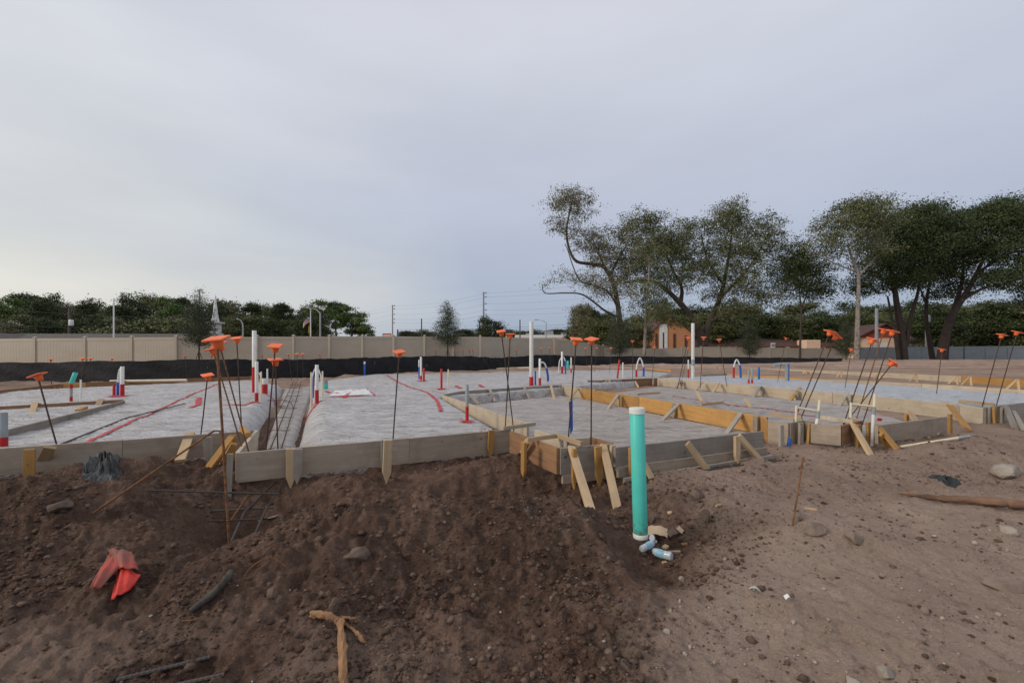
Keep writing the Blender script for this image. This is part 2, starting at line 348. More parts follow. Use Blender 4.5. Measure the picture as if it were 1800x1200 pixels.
# ---------------------------------------------------------------- ground
BUMPS = [  # x, y, rx, ry, angle(deg), amp
    (-.45, 3.32, 1.2, .36, 4, .21), (-1.35, 2.85, .75, .38, 20, .13), (.35, 3.2, .5, .33, -10, .07),
    (-.3, 4.25, 1.1, .30, 20, -.46), (-2.25, 3.78, .50, .48, 0, -.33), (-1.75, 4.5, .45, .25, 25, .10),
    (-3.95, 4.35, .55, .30, 25, .27), (-4.1, 3.5, .95, .45, 10, .30), (-2.95, 4.55, .3, .2, 25, .12), (-5.6, 4.0, .9, .5, 10, .12), (-2.95, 3.15, .6, .25, 30, .07),
    (-.25, 5.1, .55, .22, 26, .10), (1.03, 3.22, .36, .38, 0, -.17), (1.75, 3.85, .5, .35, 20, .06),
    (5.8, 5.55, .8, .38, 20, .16), (4.6, 5.15, .7, .25, 15, .05), (2.28, 3.36, .32, .22, 10, .06), (2.75, 3.0, .4, .18, -20, .05),
    (7.4, 6.1, .9, .5, 20, .10), (-2.7, 2.4, .9, .22, 20, .05), (.2, 2.35, .5, .2, 10, .05), (-1.0, 2.25, .45, .22, 0, .05)]
def dryness(x, y):
    x0 = np.interp(y, [1, 2.2, 2.8, 3.3, 4, 5, 7], [.35, .6, 1.0, 1.45, 1.35, 1.2, 1.0]) 
    d = ss((x - x0 + .5 * fbm(x * .9, y * .9, 4, .55, 2)) / .9 + .35)
    d = np.maximum(d, .42 * ss((2.55 - y) / .5) * ss((-x + .3) / 1.2) * ss(.6 + fbm(x * 1.3, y * 2.0, 3, .5, 5) * 1.6))
    return d * (1 - .3 * ss((y - 3.5) / .7 + .4 * fbm(x, y, 3, .5, 4)))
def H(x, y, fine=True):
    x = np.asarray(x, float); y = np.asarray(y, float)
    zt = np.interp(y, [0, 8, 26, 56, 5000], [0, 0, .2, .5, .5])
    z = zt - .31 * (1 - ss((y - 16) / 14)) - .085 * np.clip(3.4 - y, 0, 3) 
    near = 1 - ss((y - 6.0) / 2.0)
    right = ss((x - 1.0) / 1.2)
    z = z - (1 - right) * .05 * near
    for bx, by, rx, ry, an, am in BUMPS:
        c, s = math.cos(math.radians(an)), math.sin(math.radians(an))
        a = ((x - bx) * c + (y - by) * s) / rx; b = (-(x - bx) * s + (y - by) * c) / ry
        q = a * a + b * b
        z = z + am * np.exp(-q * q * .35 - q * .45)
    rough = (1 - .72 * dryness(x, y)) * near + .25 * (1 - near)
    z = z + rough * (.11 * fbm(x * 1.7, y * 1.7, 4, .5, 1)) + near * .02 * fbm(x * .8 + 9, y * .8, 3, .5, 3)
    if fine:
        bl = 1 - np.abs(fbm(x * 5.5, y * 5.5, 4, .55, 4)) * 2.2
        z = z + rough * near * (.036 * (bl - .5) + .034 * fbm(x * 15, y * 15, 4, .7, 0)) + near * .006 * fbm(x * 26, y * 26, 3, .6, 6)
        msk = np.clip(.55 + 2.2 * fbm(x * 1.4, y * 1.4, 3, .5, 7), 0, 1) * rough * near
        wx, wy = x + .06 * fbm(x * 8, y * 8, 2), y + .06 * fbm(x * 8 + 40, y * 8, 2)
        z = z - msk * .045 + msk * (.07 * worley(wx * 3.4, wy * 3.4, 6) + .055 * worley(wx * 7.5, wy * 7.5, 1) + .030 * worley(wx * 17, wy * 17, 3)) + near * (.25 + rough) * .010 * worley(wx * 38, wy * 38, 5) * np.clip(.4 + 2 * fbm(x * 2.1, y * 2.1, 3, .5, 0), 0, 1)
    # raked fill on the right, low windrows
    rk = ss((x - .28 * y) / 3) * ss((y - 27) / 2) * (1 - ss((y - 52) / 3))
    z = z + rk * (.09 * np.sin((y - .12 * x) * 3.1 + 1.4 * fbm(x * .15, y * .3, 2)) + .05 * fbm(x * .5, y * 1.5, 3)) 
    # spoil bank along the silt fence
    bank = np.exp(-((y + .9 - np.interp(x, [-24, -20.9, -12.4, -9, -6, -2.7, 2.2, 8.1, 14.5, 27.7], [17.2, 17.4, 18.2, 19.8, 22.4, 24, 27, 30.5, 33, 40])) / .9) ** 2) * ss((16 - x) / 4)
    z = z + bank * (.17 + .12 * fbm(x * 1.3, y * 1.3, 4, .6, 2))
    return z
def h1(x, y): return float(H(np.array([x]), np.array([y]))[0])
def Hp(px, py, z0=-.35):                    # where that sight line meets the ground
    Y = F * (EYE - z0) / (py - HZ)
    for _ in range(12):
        z = h1((px - 900) / F * Y, Y); Y += .6 * (F * (EYE - z) / (py - HZ) - Y)
    p = P(px, py, Y); p.z = h1(p.x, p.y); return p
rows = np.concatenate([np.geomspace(.8, 50, 760), np.geomspace(50, 4500, 70)[1:]])
cols = np.linspace(-1, 1, 690)
Yg, Sg = np.meshgrid(rows, cols, indexing='ij')
Xg = Sg * (1.45 * Yg + 1.2) + np.where(Yg < 12, 0, 0)
Zg = H(Xg, Yg)
nr, nc = Yg.shape
idx = np.arange(nr * nc).reshape(nr, nc)
Q = np.stack([idx[:-1, :-1], idx[:-1, 1:], idx[1:, 1:], idx[1:, :-1]], -1).reshape(-1, 4)
gme = np_mesh('ground', np.stack([Xg, Yg, Zg], -1).reshape(-1, 3), Q, True)
at = gme.attributes.new('dry', 'FLOAT', 'POINT'); at.data.foreach_set('value', np.where(Yg < 9, dryness(Xg, Yg), .62 + .5 * fbm(Xg * .25, Yg * 1.6, 4, .6, 3) + .22 * np.sin((Yg - .12 * Xg) * 3.1 + 1.4 * fbm(Xg * .15, Yg * .3, 2)) * (Yg > 27)).astype(np.float32).ravel())
def soilmat(name):
    m, N, L, B = newmat(name)
    B.inputs['Roughness'].default_value = .95; B.inputs['Specular IOR Level'].default_value = .12
    a = N.new('ShaderNodeAttribute'); a.attribute_name = 'dry'; g = N.new('ShaderNodeNewGeometry')
    def noise(s, d, ro=.6):
        n = N.new('ShaderNodeTexNoise'); n.inputs['Scale'].default_value = s; n.inputs['Detail'].default_value = d; n.inputs['Roughness'].default_value = ro; L.new(g.outputs['Position'], n.inputs['Vector']); return n
    n1 = noise(1.7, 8, .65); n2 = noise(14, 8, .7); n3 = noise(60, 5, .7)
    def mixc(f, c1, c2):
        x = N.new('ShaderNodeMix'); x.data_type = 'RGBA'
        for sck, c in ((6, c1), (7, c2)):
            if isinstance(c, tuple): x.inputs[sck].default_value = (*c, 1)
            else: L.new(c, x.inputs[sck])
        L.new(f, x.inputs[0]); return x.outputs[2]
    def mr(src, lo, hi, o0=0, o1=1):
        r = N.new('ShaderNodeMapRange'); r.inputs[1].default_value = lo; r.inputs[2].default_value = hi; r.inputs[3].default_value = o0; r.inputs[4].default_value = o1; L.new(src, r.inputs[0]); return r.outputs[0]
    wet = mixc(mr(n1.outputs['Fac'], .38, .64), (.105, .062, .044), (.205, .127, .09))
    wet = mixc(mr(n2.outputs['Fac'], .50, .72, 0, .8), wet, (.26, .175, .128))
    dry = mixc(mr(n1.outputs['Fac'], .36, .66), (.41, .295, .225), (.52, .385, .30))
    dry = mixc(mr(n2.outputs['Fac'], .52, .70, 0, .75), dry, (.26, .18, .138))
    ad = N.new('ShaderNodeMath'); ad.operation = 'MULTIPLY_ADD'; ad.inputs[1].default_value = .7; ad.inputs[2].default_value = -.35; L.new(n2.outputs['Fac'], ad.inputs[0])
    ad2 = N.new('ShaderNodeMath'); ad2.operation = 'ADD'; ad2.use_clamp = True; L.new(ad.outputs[0], ad2.inputs[0]); L.new(a.outputs['Fac'], ad2.inputs[1])
    L.new(mixc(ad2.outputs[0], wet, dry), B.inputs['Base Color'])
    b = N.new('ShaderNodeBump'); b.inputs['Strength'].default_value = 1.0; b.inputs['Distance'].default_value = .022; L.new(n3.outputs['Fac'], b.inputs['Height'])
    b2 = N.new('ShaderNodeBump'); b2.inputs['Strength'].default_value = .9; b2.inputs['Distance'].default_value = .06; L.new(n2.outputs['Fac'], b2.inputs['Height']); L.new(b.outputs[0], b2.inputs['Normal']); L.new(b2.outputs[0], B.inputs['Normal'])
    return m
SOIL = soilmat('brown_soil')
ground = tag(link('ground', gme, SOIL), 'bare brown dug-over soil of the building site', None, kind='structure')

# loose clods on the dug soil, shell pebbles on the dry soil
rs = np.random.RandomState(11)
def ico():
    t = (1 + 5 ** .5) / 2
    v = np.array([(-1,t,0),(1,t,0),(-1,-t,0),(1,-t,0),(0,-1,t),(0,1,t),(0,-1,-t),(0,1,-t),(t,0,-1),(t,0,1),(-t,0,-1),(-t,0,1)], float); v /= np.linalg.norm(v[0])
    f = np.array([(0,11,5),(0,5,1),(0,1,7),(0,7,10),(0,10,11),(1,5,9),(5,11,4),(11,10,2),(10,7,6),(7,1,8),(3,9,4),(3,4,2),(3,2,6),(3,6,8),(3,8,9),(4,9,5),(2,4,11),(6,2,10),(8,6,7),(9,8,1)])
    return v, f
IV, IF = ico()
def scatter(name, x, y, size, flat=.7, sink=.25, dz=0):
    n = len(x); z = H(x, y)
    ang = rs.rand(n) * 6.283; c, s = np.cos(ang), np.sin(ang)
    jit = .62 + .6 * rs.rand(n, 12); V = IV[None] * jit[..., None] * size[:, None, None] * np.stack([np.ones(n), .7 + .5 * rs.rand(n), flat * (.7 + .5 * rs.rand(n))], -1)[:, None, :]
    X = V[..., 0] * c[:, None] - V[..., 1] * s[:, None]; Yv = V[..., 0] * s[:, None] + V[..., 1] * c[:, None]
    V = np.stack([X + x[:, None], Yv + y[:, None], V[..., 2] + (z + size * sink + dz)[:, None]], -1)
    Fc = IF[None] + (np.arange(n) * 12)[:, None, None]
    return np_mesh(name, V.reshape(-1, 3), Fc.reshape(-1, 3))
def wedge(n, y0, y1):
    y = np.exp(rs.rand(n) * (math.log(y1) - math.log(y0)) + math.log(y0)); x = (rs.rand(n) * 2 - 1) * (1.3 * y + .4); return x, y
x, y = wedge(110000, 1.6, 7.0)
keep = rs.rand(len(x)) < (1 - .9 * dryness(x, y)) * np.clip(.15 + 1.6 * (fbm(x * 2.2, y * 2.2, 3, .5, 6) + .25), .08, 1) * np.where(y > 5.2 + .43 * x, .25, 1)
x, y = x[keep][:24000], y[keep][:24000]
sz = .0045 * (1 - rs.rand(len(x)) * .985) ** -.5; sz = np.minimum(sz, .026)
cme = scatter('clods', x, y, sz)
ca = cme.attributes.new('dry', 'FLOAT', 'POINT'); ca.data.foreach_set('value', np.repeat((rs.rand(len(x)) ** 2 * .55).astype(np.float32), 12))
tag(link('dirt_clods', cme, SOIL), 'crumbs and lumps of loose brown soil over the dug mounds', 'dirt', kind='stuff')
x, y = wedge(5600, 1.6, 6.5)
dr = dryness(x, y); keep = rs.rand(len(x)) < .15 + .75 * dr * (fbm(x * 1.5, y * 1.5, 3, .5, 1) > -.1)
x, y = x[keep], y[keep]; sz = .0022 * (1 - rs.rand(len(x)) * .97) ** -.5
tag(link('pebbles', scatter('pebbles', x, y, np.minimum(sz, .014), .6, .3), mat('shell_pebbles', (.46, .40, .33), (.25, .19, .15), scale=3, rough=.9)), 'tiny pale shell pebbles strewn over the soil', 'pebbles', kind='stuff')

# ---------------------------------------------------------------- plastic covered pads
UA = math.radians(25.5)
def inpoly(x, y, poly):
    r = np.zeros(x.shape, bool); n = len(poly)
    for i in range(n):
        (x1, y1), (x2, y2) = poly[i], poly[(i + 1) % n]
        c = ((y1 > y) != (y2 > y)) & (x < (x2 - x1) * (y - y1) / (y2 - y1 + 1e-12) + x1); r ^= c
    return r
def segd(x, y, a, b):
    ax, ay = a; bx, by = b; dx, dy = bx - ax, by - ay
    t = np.clip(((x - ax) * dx + (y - ay) * dy) / (dx * dx + dy * dy), 0, 1)
    return np.hypot(x - ax - t * dx, y - ay - t * dy)
PADZ = {}
def pad(name, label, corners, m, dz=-.1, roll=None, drop=.45, step=.05, wr=1.0, seed=0, mound=0.0):
    pts = [G(c[0], c[1], 0) for c in corners]; poly = [(p.x, p.y) for p in pts]
    X0, X1 = min(p[0] for p in poly) - .1, max(p[0] for p in poly) + .1; Y0, Y1 = min(p[1] for p in poly) - .1, max(p[1] for p in poly) + .1
    gx = np.arange(X0, X1, step); n_y = int((math.log(Y1) - math.log(Y0)) / .006) + 2
    gy = np.geomspace(Y0, Y1, min(n_y, 500))
    YY, XX = np.meshgrid(gy, gx, indexing='ij')
    def hz(x, y):
        z = np.interp(y, [0, 8, 26, 56, 5000], [0, 0, .2, .5, .5]) + dz
        e = np.full(x.shape, 9.); low = np.full(x.shape, 0.)
        for i in range(len(poly)):
            r = (roll or {}).get(i, .07)
            d = segd(x, y, poly[i], poly[(i + 1) % len(poly)])
            t = np.clip(1 - d / r, 0, 1); low = np.maximum(low, 1 - np.sqrt(np.clip(1 - t * t, 0, 1)))
            e = np.minimum(e, d / max(r, .25))
        c, s = math.cos(UA), math.sin(UA); u = x * c + y * s; v = -x * s + y * c
        w = .035 * fbm(u * .8, v * .8, 4, .5, seed) + .022 * (1 - np.abs(fbm(u * 1.1 + .35 * v, v * 4.2, 4, .55, seed + 2)) * 2.5) + .010 * fbm(u * 6, v * 9, 3, .55, seed + 1)
        return z - drop * low + wr * w * np.clip(e, .3, 1) + mound * np.clip(e * .5, 0, 1)
    ZZ = hz(XX, YY)
    PADZ[name + str(seed)] = hz
    ok = inpoly(XX, YY, poly)
    n0, n1 = XX.shape; idx = np.arange(n0 * n1).reshape(n0, n1)
    cell = ok[:-1, :-1] | ok[1:, :-1] | ok[:-1, 1:] | ok[1:, 1:]
    ZZ = np.where(ok, ZZ, np.minimum(ZZ, np.interp(YY, [0, 8, 26, 56], [0, 0, .2, .5]) + dz - drop * .98))
    Qd = np.stack([idx[:-1, :-1], idx[:-1, 1:], idx[1:, 1:], idx[1:, :-1]], -1)[cell]
    used = np.unique(Qd); rm = np.full(n0 * n1, -1); rm[used] = np.arange(len(used))
    me = np_mesh(name, np.stack([XX, YY, ZZ], -1).reshape(-1, 3)[used], rm[Qd], True)
    o = tag(link(name, me, m), label, 'plastic sheet'); o['hz'] = 0; del o['hz']
    return o, hz
padL, hzL = pad('plastic_sheet', 'dusty white plastic sheet left of the narrow footing trench, under the grey plank',
    [(-260, 801), (444, 750), (500, 673), (440, 664), (-60, 684), (-420, 700)], SH, -.09, {1: .42}, .45, .06, seed=0)
padM, hzM = pad('plastic_sheet', 'large white plastic sheet sealed round the pipes between footing trench and grey pad',
    [(506, 783), (889, 750), (778, 693), (985, 678), (1152, 663), (1180, 653), (1035, 642), (700, 650), (548, 668)], SH, -.08, {8: .42}, .45, .06, seed=1)
padC, hzC = pad('plastic_sheet', 'sandy grey plastic over the small low pad enclosed by boards',
    [(940, 748), (1062, 762), (1088, 782), (1334, 755), (1343, 736), (1022, 684), (985, 680), (785, 697)], SHG, -.25, {}, .2, .05, wr=.7, seed=2)
padT, hzT = pad('trench_liner', 'crumpled grey plastic lining the narrow footing trench under the rods',
    [(452, 784), (504, 780), (552, 666), (498, 670)], SHG, -.27, {}, .12, .04, wr=1.5, seed=5)
padJ, hzJ = pad('plastic_sheet', 'grey plastic strip with red tape lines behind the orange board',
    [(1026, 682), (1352, 733), (1560, 738), (1655, 730), (1500, 694), (1156, 667)], SHG, -.26, {}, .2, .06, wr=.8, seed=3)
padR, hzR = pad('plastic_sheet', 'bluish white plastic behind the long pale board on the right',
    [(1160, 662), (1500, 689), (1684, 710), (1850, 705), (1850, 692), (1425, 666), (1280, 658)], SHB, -.05, {}, .3, .07, seed=4)
# ---------------------------------------------------------------- formwork
U = Vector((math.cos(UA), math.sin(UA), 0)); V_ = Vector((-math.sin(UA), math.cos(UA), 0))
_rb = random.Random(5)
def board(fw, a, b, h, m, th=.038, name='form_board', dz=0.0):
    a = Vector(a); b = Vector(b); j = _rb.uniform(-.004, .004) + dz
    L = (b - a).length
    d = (b - a).normalized(); x = d; z = Vector((0, 0, 1)); y = z.cross(x).normalized(); z = x.cross(y)
    M = Matrix((x, y, z)).transposed().to_4x4(); M.translation = a + Vector((0, 0, j))
    n = max(2, int(L / .5)); mb = MB(); vs_ = []
    wob = [_rb.uniform(-.004, .004) for _ in range(n + 1)]
    for i in range(n + 1):
        t = L * i / n; w = wob[i] if 0 < i < n else 0
        vs_ += [(t, -th / 2 + w, -h), (t, th / 2 + w, -h), (t, th / 2 + w, w * .4), (t, -th / 2 + w, w * .4)]
    fs = []
    for i in range(n):
        k = 4 * i
        for q in range(4): fs.append((k + q, k + (q + 1) % 4, k + 4 + (q + 1) % 4, k + 4 + q)[::-1])
    fs += [(0, 1, 2, 3), (4 * n + 3, 4 * n + 2, 4 * n + 1, 4 * n)]
    mb.poly(vs_, fs)
    return link(name, mb.mesh(name), W[m], fw, M)
def stick(fw, a, b, w=.085, t=.036, m='stake', name='brace', u=None, point=False):
    a = Vector(a); b = Vector(b); M = aim(a, b, u or U); L = (b - a).length
    mb = MB()
    if point:
        mb.poly([(-w/2,-t/2,0),(w/2,-t/2,0),(w/2,t/2,0),(-w/2,t/2,0),(-w/2,-t/2,L-.12),(w/2,-t/2,L-.12),(w/2,t/2,L-.12),(-w/2,t/2,L-.12),(0,-t/2,L),(0,t/2,L)],
                [(0,3,2,1),(0,1,5,4),(1,2,6,5),(2,3,7,6),(3,0,4,7),(4,5,8),(6,7,9),(5,6,9,8),(7,4,8,9)])
    else: mb.quadbox((-w / 2, -t / 2, 0), (w / 2, t / 2, L))
    return link(name, mb.mesh(name, bevel=.002), W[m], fw, M)
OUTF = Vector((math.sin(UA), -math.cos(UA), 0))          # out of the front boards, towards the camera
def fwk(label, px, py, group=None):
    p = G(px, py); p.z = h1(p.x, p.y)
    return thing('formwork', label, 'formwork', p, group)
def stake(fw, px, py, h, m='stake', w=.085, off=None, up=.02, t=.036, u=None):   # upright stake against a board, top at that pixel
    p = G(px, py, up) + (off if off is not None else OUTF * .042)
    return stick(fw, p, p - Vector((_rb.uniform(-.02, .02), _rb.uniform(-.02, .02), h)), w, t, m, 'stake', u, True)
def brace(fw, x1, y1, x2, y2, m='stake', gz=-.34, w=.075, t=.036, lift=.0, u=None, off=None):
    a = G(x1, y1, lift) + (off if off is not None else OUTF * .045)
    b = G(x2, y2, gz); return stick(fw, a, b + (b - a).normalized() * .05, w, t, m, 'brace', u)
# left front board
fA = fwk('weathered plywood edge form left of the footing trench, half buried in the dirt heap', 230, 775)
A0, A1 = G(-330, 812), G(450, 756)
mid = A0.lerp(A1, .62)
board(fA, A0, mid, .29, 'ply'); board(fA, mid + U * .004, A1, .29, 'ply')
board(fA, G(451, 756), G(417, 795.5), .29, 'pale')
stake(fA, 56, 788, .42, 'stakeo'); brace(fA, 92, 784, 70, 822, 'stake', -.26, .10); brace(fA, 336, 760, 318, 806, 'stake', -.20, .10)
stake(fA, 366, 767, .36, 'stakeg'); stake(fA, 418, 764, .75, 'stakeo', off=Vector((-.05, -.02, 0)), w=.07)
brace(fA, 408, 767, 316, 889, 'stakeo', -.50, .07); brace(fA, 413, 778, 385, 826, 'stakeo', -.33, .06)
stick(fA, G(425, 752, .03), G(436, 764, .03), .06, .05, 'stakeo', 'block')
# front board right of the trench
fB = fwk('long weathered plywood front form with a tall knotty stake, spanning the trench end', 650, 780)
B0, B1 = G(416, 796.5), G(897, 754)
board(fB, B0, B0.lerp(B1, .56), .30, 'ply', .04); board(fB, B0.lerp(B1, .561), B1, .30, 'ply', .04)
stake(fB, 511, 787, .42, 'stake'); stake(fB, 524, 787, .38, 'stakeg', off=OUTF * .046)
stake(fB, 681, 772, .45, 'stake', up=.13); stake(fB, 672, 772, .40, 'stakeg', w=.04)
brace(fB, 840, 757, 856, 800, 'stake', -.32, .085); stake(fB, 862, 755, .36, 'brown' if False else 'stakeo')
stake(fB, 414, 797, .62, 'stakeg', off=Vector((-.05, -.0, 0)), w=.05)
# corner box with dowels
fX = fwk('brown plank corner box form holding two capped dowels beside the teal pipe', 985, 786)
X1, X2, X3 = G(898, 757), G(981, 787), G(1078, 779)
board(fX, X1 + OUTF * .0, X2, .285, 'brown'); 
INW = (X3 - X2).normalized()
board(fX, X2 + INW * .022, X3, .285, 'grey'); board(fX, X2 + INW * .05 - Vector((0, 0, .292)), X3 - Vector((0, 0, .292)), .10, 'ply')
B2 = (X1 - X2).normalized()
board(fX, X3 + B2 * .025, X3 + B2 * .42, .285, 'brown'); board(fX, X3 + B2 * .43 - INW * .02, X3 + B2 * .43 - INW * .33, .285, 'pale')
board(fX, X2 + INW * .33 + B2 * .46, X2 + INW * .33 + B2 * 1.12, .20, 'pale')
stick(fX, G(884, 753, .03), G(941, 745, .03), .05, .022, 'pale', 'spreader', Vector((0, 0, 1)))
stick(fX, G(927, 773, .03), G(984, 765, .03), .05, .022, 'stake', 'spreader', Vector((0, 0, 1)))
stick(fX, G(980, 766, .03), G(1022, 780, .03), .05, .03, 'stake', 'spreader', Vector((0, 0, 1)))
offL = -U * .045
brace(fX, 933, 774, 911, 815, 'stake', -.36, .07, off=offL, u=V_); stake(fX, 927, 776, .45, 'stakeo', off=offL, u=V_)
brace(fX, 1000, 784, 1036, 889, 'stake', -.36, .08); brace(fX, 1056, 781, 1088, 906, 'stake', -.42, .075)
stake(fX, 1047, 783, .44, 'stakeo'); stake(fX, 1073, 781, .46, 'stake', w=.06); stake(fX, 1006, 787, .42, 'stakeo', w=.05)
# front right board
fD = fwk('grey plywood front form of the low pad with slanted pine kickers', 1200, 774)
D0, D1 = G(1080, 787), G(1340, 758)
board(fD, D0, D1, .21, 'grey'); board(fD, D0 + OUTF * .05 - Vector((0, 0, .2)), D1 + OUTF * .05 - Vector((0, 0, .2)), .11, 'ply')
board(fD, D0 + OUTF * .16 - Vector((0, 0, .285)), D1 + OUTF * .13 - Vector((0, 0, .285)), .07, 'grey')
brace(fD, 1203, 777, 1246, 829, 'stake', -.33, .075); stake(fD, 1290, 765, .36, 'stake'); brace(fD, 1293, 765, 1336, 808, 'stake', -.31, .075)
stake(fD, 1105, 785, .40, 'stakeo', w=.06); brace(fD, 1120, 800, 1153, 854, 'stake', -.38, .06, lift=-.1)
for k, q in enumerate((.18, .26)):
    a = D0 + OUTF * q - Vector((0, 0, .30)); b = D1 + OUTF * q - Vector((0, 0, .30)); a.z = h1(a.x, a.y) + .02; b.z = h1(b.x, b.y) + .02
    o = link('rebar_rod', MB().tube([(0, 0, 0), (b - a) * .5 + Vector((0, 0, .015)), b - a], .008, 6).mesh('rebar_rod'), M_['steel'], None, T(a))
    tag(o, 'dark reinforcing rod lying along the foot of the grey front form', 'rebar', 'rods along the grey form')
# low pad sides
fC = fwk('pale and grey boards round the left and back of the low sandy pad', 830, 700)
board(fC, G(779, 694), G(928, 744), .27, 'pale'); board(fC, G(812, 687), G(987, 676), .33, 'grey')
board(fC, G(988, 676.5), G(1022, 682), .33, 'pale'); board(fC, G(780, 693), G(812, 687), .28, 'grey')
for x1, y1, x2, y2, mm in ((818, 688, 840, 708, 'stakeg'), (920, 680, 931, 700, 'pale'), (860, 684, 870, 704, 'pale'), (967, 677, 974, 701, 'stake')):
    brace(fC, x1, y1, x2, y2, 'stakeg' if mm != 'stake' else 'stake', -.26, .07)
for x1, y1 in ((854, 684), (914, 680), (984, 677)): stake(fC, x1, y1, .36, 'stakeg', up=.0)
brace(fC, 1018, 681, 998, 704, 'stake', -.26, .07, off=-U * .03)
# orange board
fJ = fwk('long orange plywood form with grey kickers behind the low pad', 1200, 705)
J0, J1 = G(1022, 682), G(1349, 733)
board(fJ, J0, J0.lerp(J1, .45), .30, 'orange'); board(fJ, J0.lerp(J1, .452), J1, .30, 'orange')
oJ = (Vector((J1.x - J0.x, J1.y - J0.y, 0)).normalized()).cross(Vector((0, 0, 1))) * .045
if oJ.x > 0 and oJ.y > 0: oJ = -oJ
uJ = (J1 - J0).normalized()
for x1, y1, x2, y2 in ((1089, 694, 1067, 721), (1196, 698 + 12, 1162, 741), (1306, 726, 1274, 766)): brace(fJ, x1, y1, x2, y2, 'stakeg', -.27, .075, u=uJ, off=oJ)
for x1, y1 in ((1090, 694), (1188, 709), (1332, 731)): stake(fJ, x1, y1, .34, 'stakeg', off=oJ, up=0, u=uJ)
for (a, b) in (((1232, 711), (1271, 707)), ((1353, 727), (1410, 736)), ((1120, 693), (1160, 690)), ((1045, 685), (1078, 683))):
    stick(fJ, G(*a, .02), G(*b, .02), .05, .03, 'stake', 'spreader', Vector((0, 0, 1)))
for x1, y1 in ((1226, 697), (1310, 706), (1225, 694)): brace(fJ, x1, y1 - 6, x1 + 8, y1 + 8, 'stake', -.05, .06, lift=.04, off=Vector())
# long pale board
fI = fwk('long pale plank form edging the bluish plastic, braced with grey kickers', 1400, 683)
I0, I1, I2 = G(1156, 664), G(1322, 677), G(1684, 710)
board(fI, I0, I1, .34, 'pale'); board(fI, I1, I1.lerp(I2, .5), .34, 'pale'); board(fI, I1.lerp(I2, .502), I2, .34, 'pale')
board(fI, G(1092, 666.5), G(1155, 664.5), .34, 'brown'); board(fI, G(1033, 668.5), G(1091, 667), .25, 'grey')
for x1, y1, x2, y2, mm in ((1199, 667, 1185, 685, 'stakeg'), (1236, 671, 1221, 688, 'stakeg'), (1265, 673, 1252, 691, 'stake'), (1338, 679, 1322, 701, 'stakeg'), (1408, 681, 1386, 707, 'stakeo'), (1492, 691, 1472, 718, 'stakeg'), (1058, 664, 1064, 678, 'stake'), (1115, 665, 1122, 680, 'stake'), (1072, 668, 1078, 682, 'stake')):
    brace(fI, x1, y1, x2, y2, mm, -.28, .075, u=uJ, off=oJ)
for x1, y1 in ((1199, 668), (1250, 671), (1340, 679), (1403, 685), (1495, 693), (1150, 665), (1068, 668)): stake(fI, x1, y1, .32, 'stakeg', off=oJ, up=0, u=uJ)
# right corner boxes
def boxform(label, tops, h, m, extra=()):
    f = fwk(label, *tops[1])
    pts = [G(*t) for t in tops]
    for i, (a, b) in enumerate(zip(pts, pts[1:])):
        d = (b - a).normalized(); board(f, a + d * (.022 if i else 0), b, h, m[i % len(m)])
    return f, pts
fE, pE = boxform('small grey plank box form at the end of the orange board with two leaning dowels', [(1342, 733), (1348, 739), (1386, 743), (1412, 738), (1432, 741)], .34, ['orange', 'ply', 'ply', 'grey'])
stake(fE, 1368, 746, .50, 'stakeg', up=0); stake(fE, 1402, 742, .52, 'stakeg', up=0, off=OUTF * .05); stake(fE, 1417, 742, .52, 'stakeo', up=0, off=OUTF * .06)
fE2, pE2 = boxform('brown plank corner box form with four leaning capped dowels and orange kickers', [(1425, 744), (1478, 748), (1513, 739), (1495, 731)], .28, ['ply', 'brown', 'pale'])
board(fE2, pE2[1] + U * .06 - Vector((0, 0, .285)), pE2[2] - Vector((0, 0, .285)), .12, 'ply')
brace(fE2, 1493, 744, 1533, 804, 'stake', -.34, .085); stake(fE2, 1502, 745, .5, 'stakeo', up=-.0, off=OUTF * .05); stake(fE2, 1521, 741, .5, 'stakeo', up=0, w=.1)
brace(fE2, 1536, 746, 1584, 798, 'stakeo', -.33, .085); brace(fE2, 1541, 762, 1560, 785, 'stakeo', -.3, .06, lift=-.1)
stick(fE2, G(1440, 733, .02), G(1500, 741, .02), .06, .03, 'pale', 'spreader', Vector((0, 0, 1)))
fF = fwk('low weathered board with two propped orange kickers right of the corner box', 1600, 742)
board(fF, G(1541, 748), G(1662, 732), .26, 'ply')
stake(fF, 1588, 727, .58, 'stakeo', up=.0); brace(fF, 1594, 724, 1627, 766, 'stake', -.27, .10, lift=.02); stake(fF, 1664, 727, .5, 'stakeo', up=.02)
brace(fF, 1664, 712, 1700, 752, 'stakeo', -.24, .10, lift=.04); stick(fF, G(1645, 762, -.25), G(1653, 748, -.2), .07, .03, 'pale', 'block')
fH, pH = boxform('pale plank box form with two capped dowels at the end of the long pale plank', [(1655, 704), (1686, 712), (1729, 716), (1762, 712), (1850, 701)], .40, ['pale', 'pale', 'grey', 'grey'])
for px in (1733, 1742, 1756): stake(fH, px, 715, .50, 'stakeo' if px == 1742 else 'stakeg', up=0)
brace(fH, 1762, 713, 1784, 752, 'stakeg', -.28, .09); brace(fH, 1775, 722, 1800, 755, 'stakeg', -.28, .07, lift=-.1)
stick(fH, G(1686, 704, .02), G(1748, 711, .02), .06, .04, 'stake', 'spreader', Vector((0, 0, 1)))
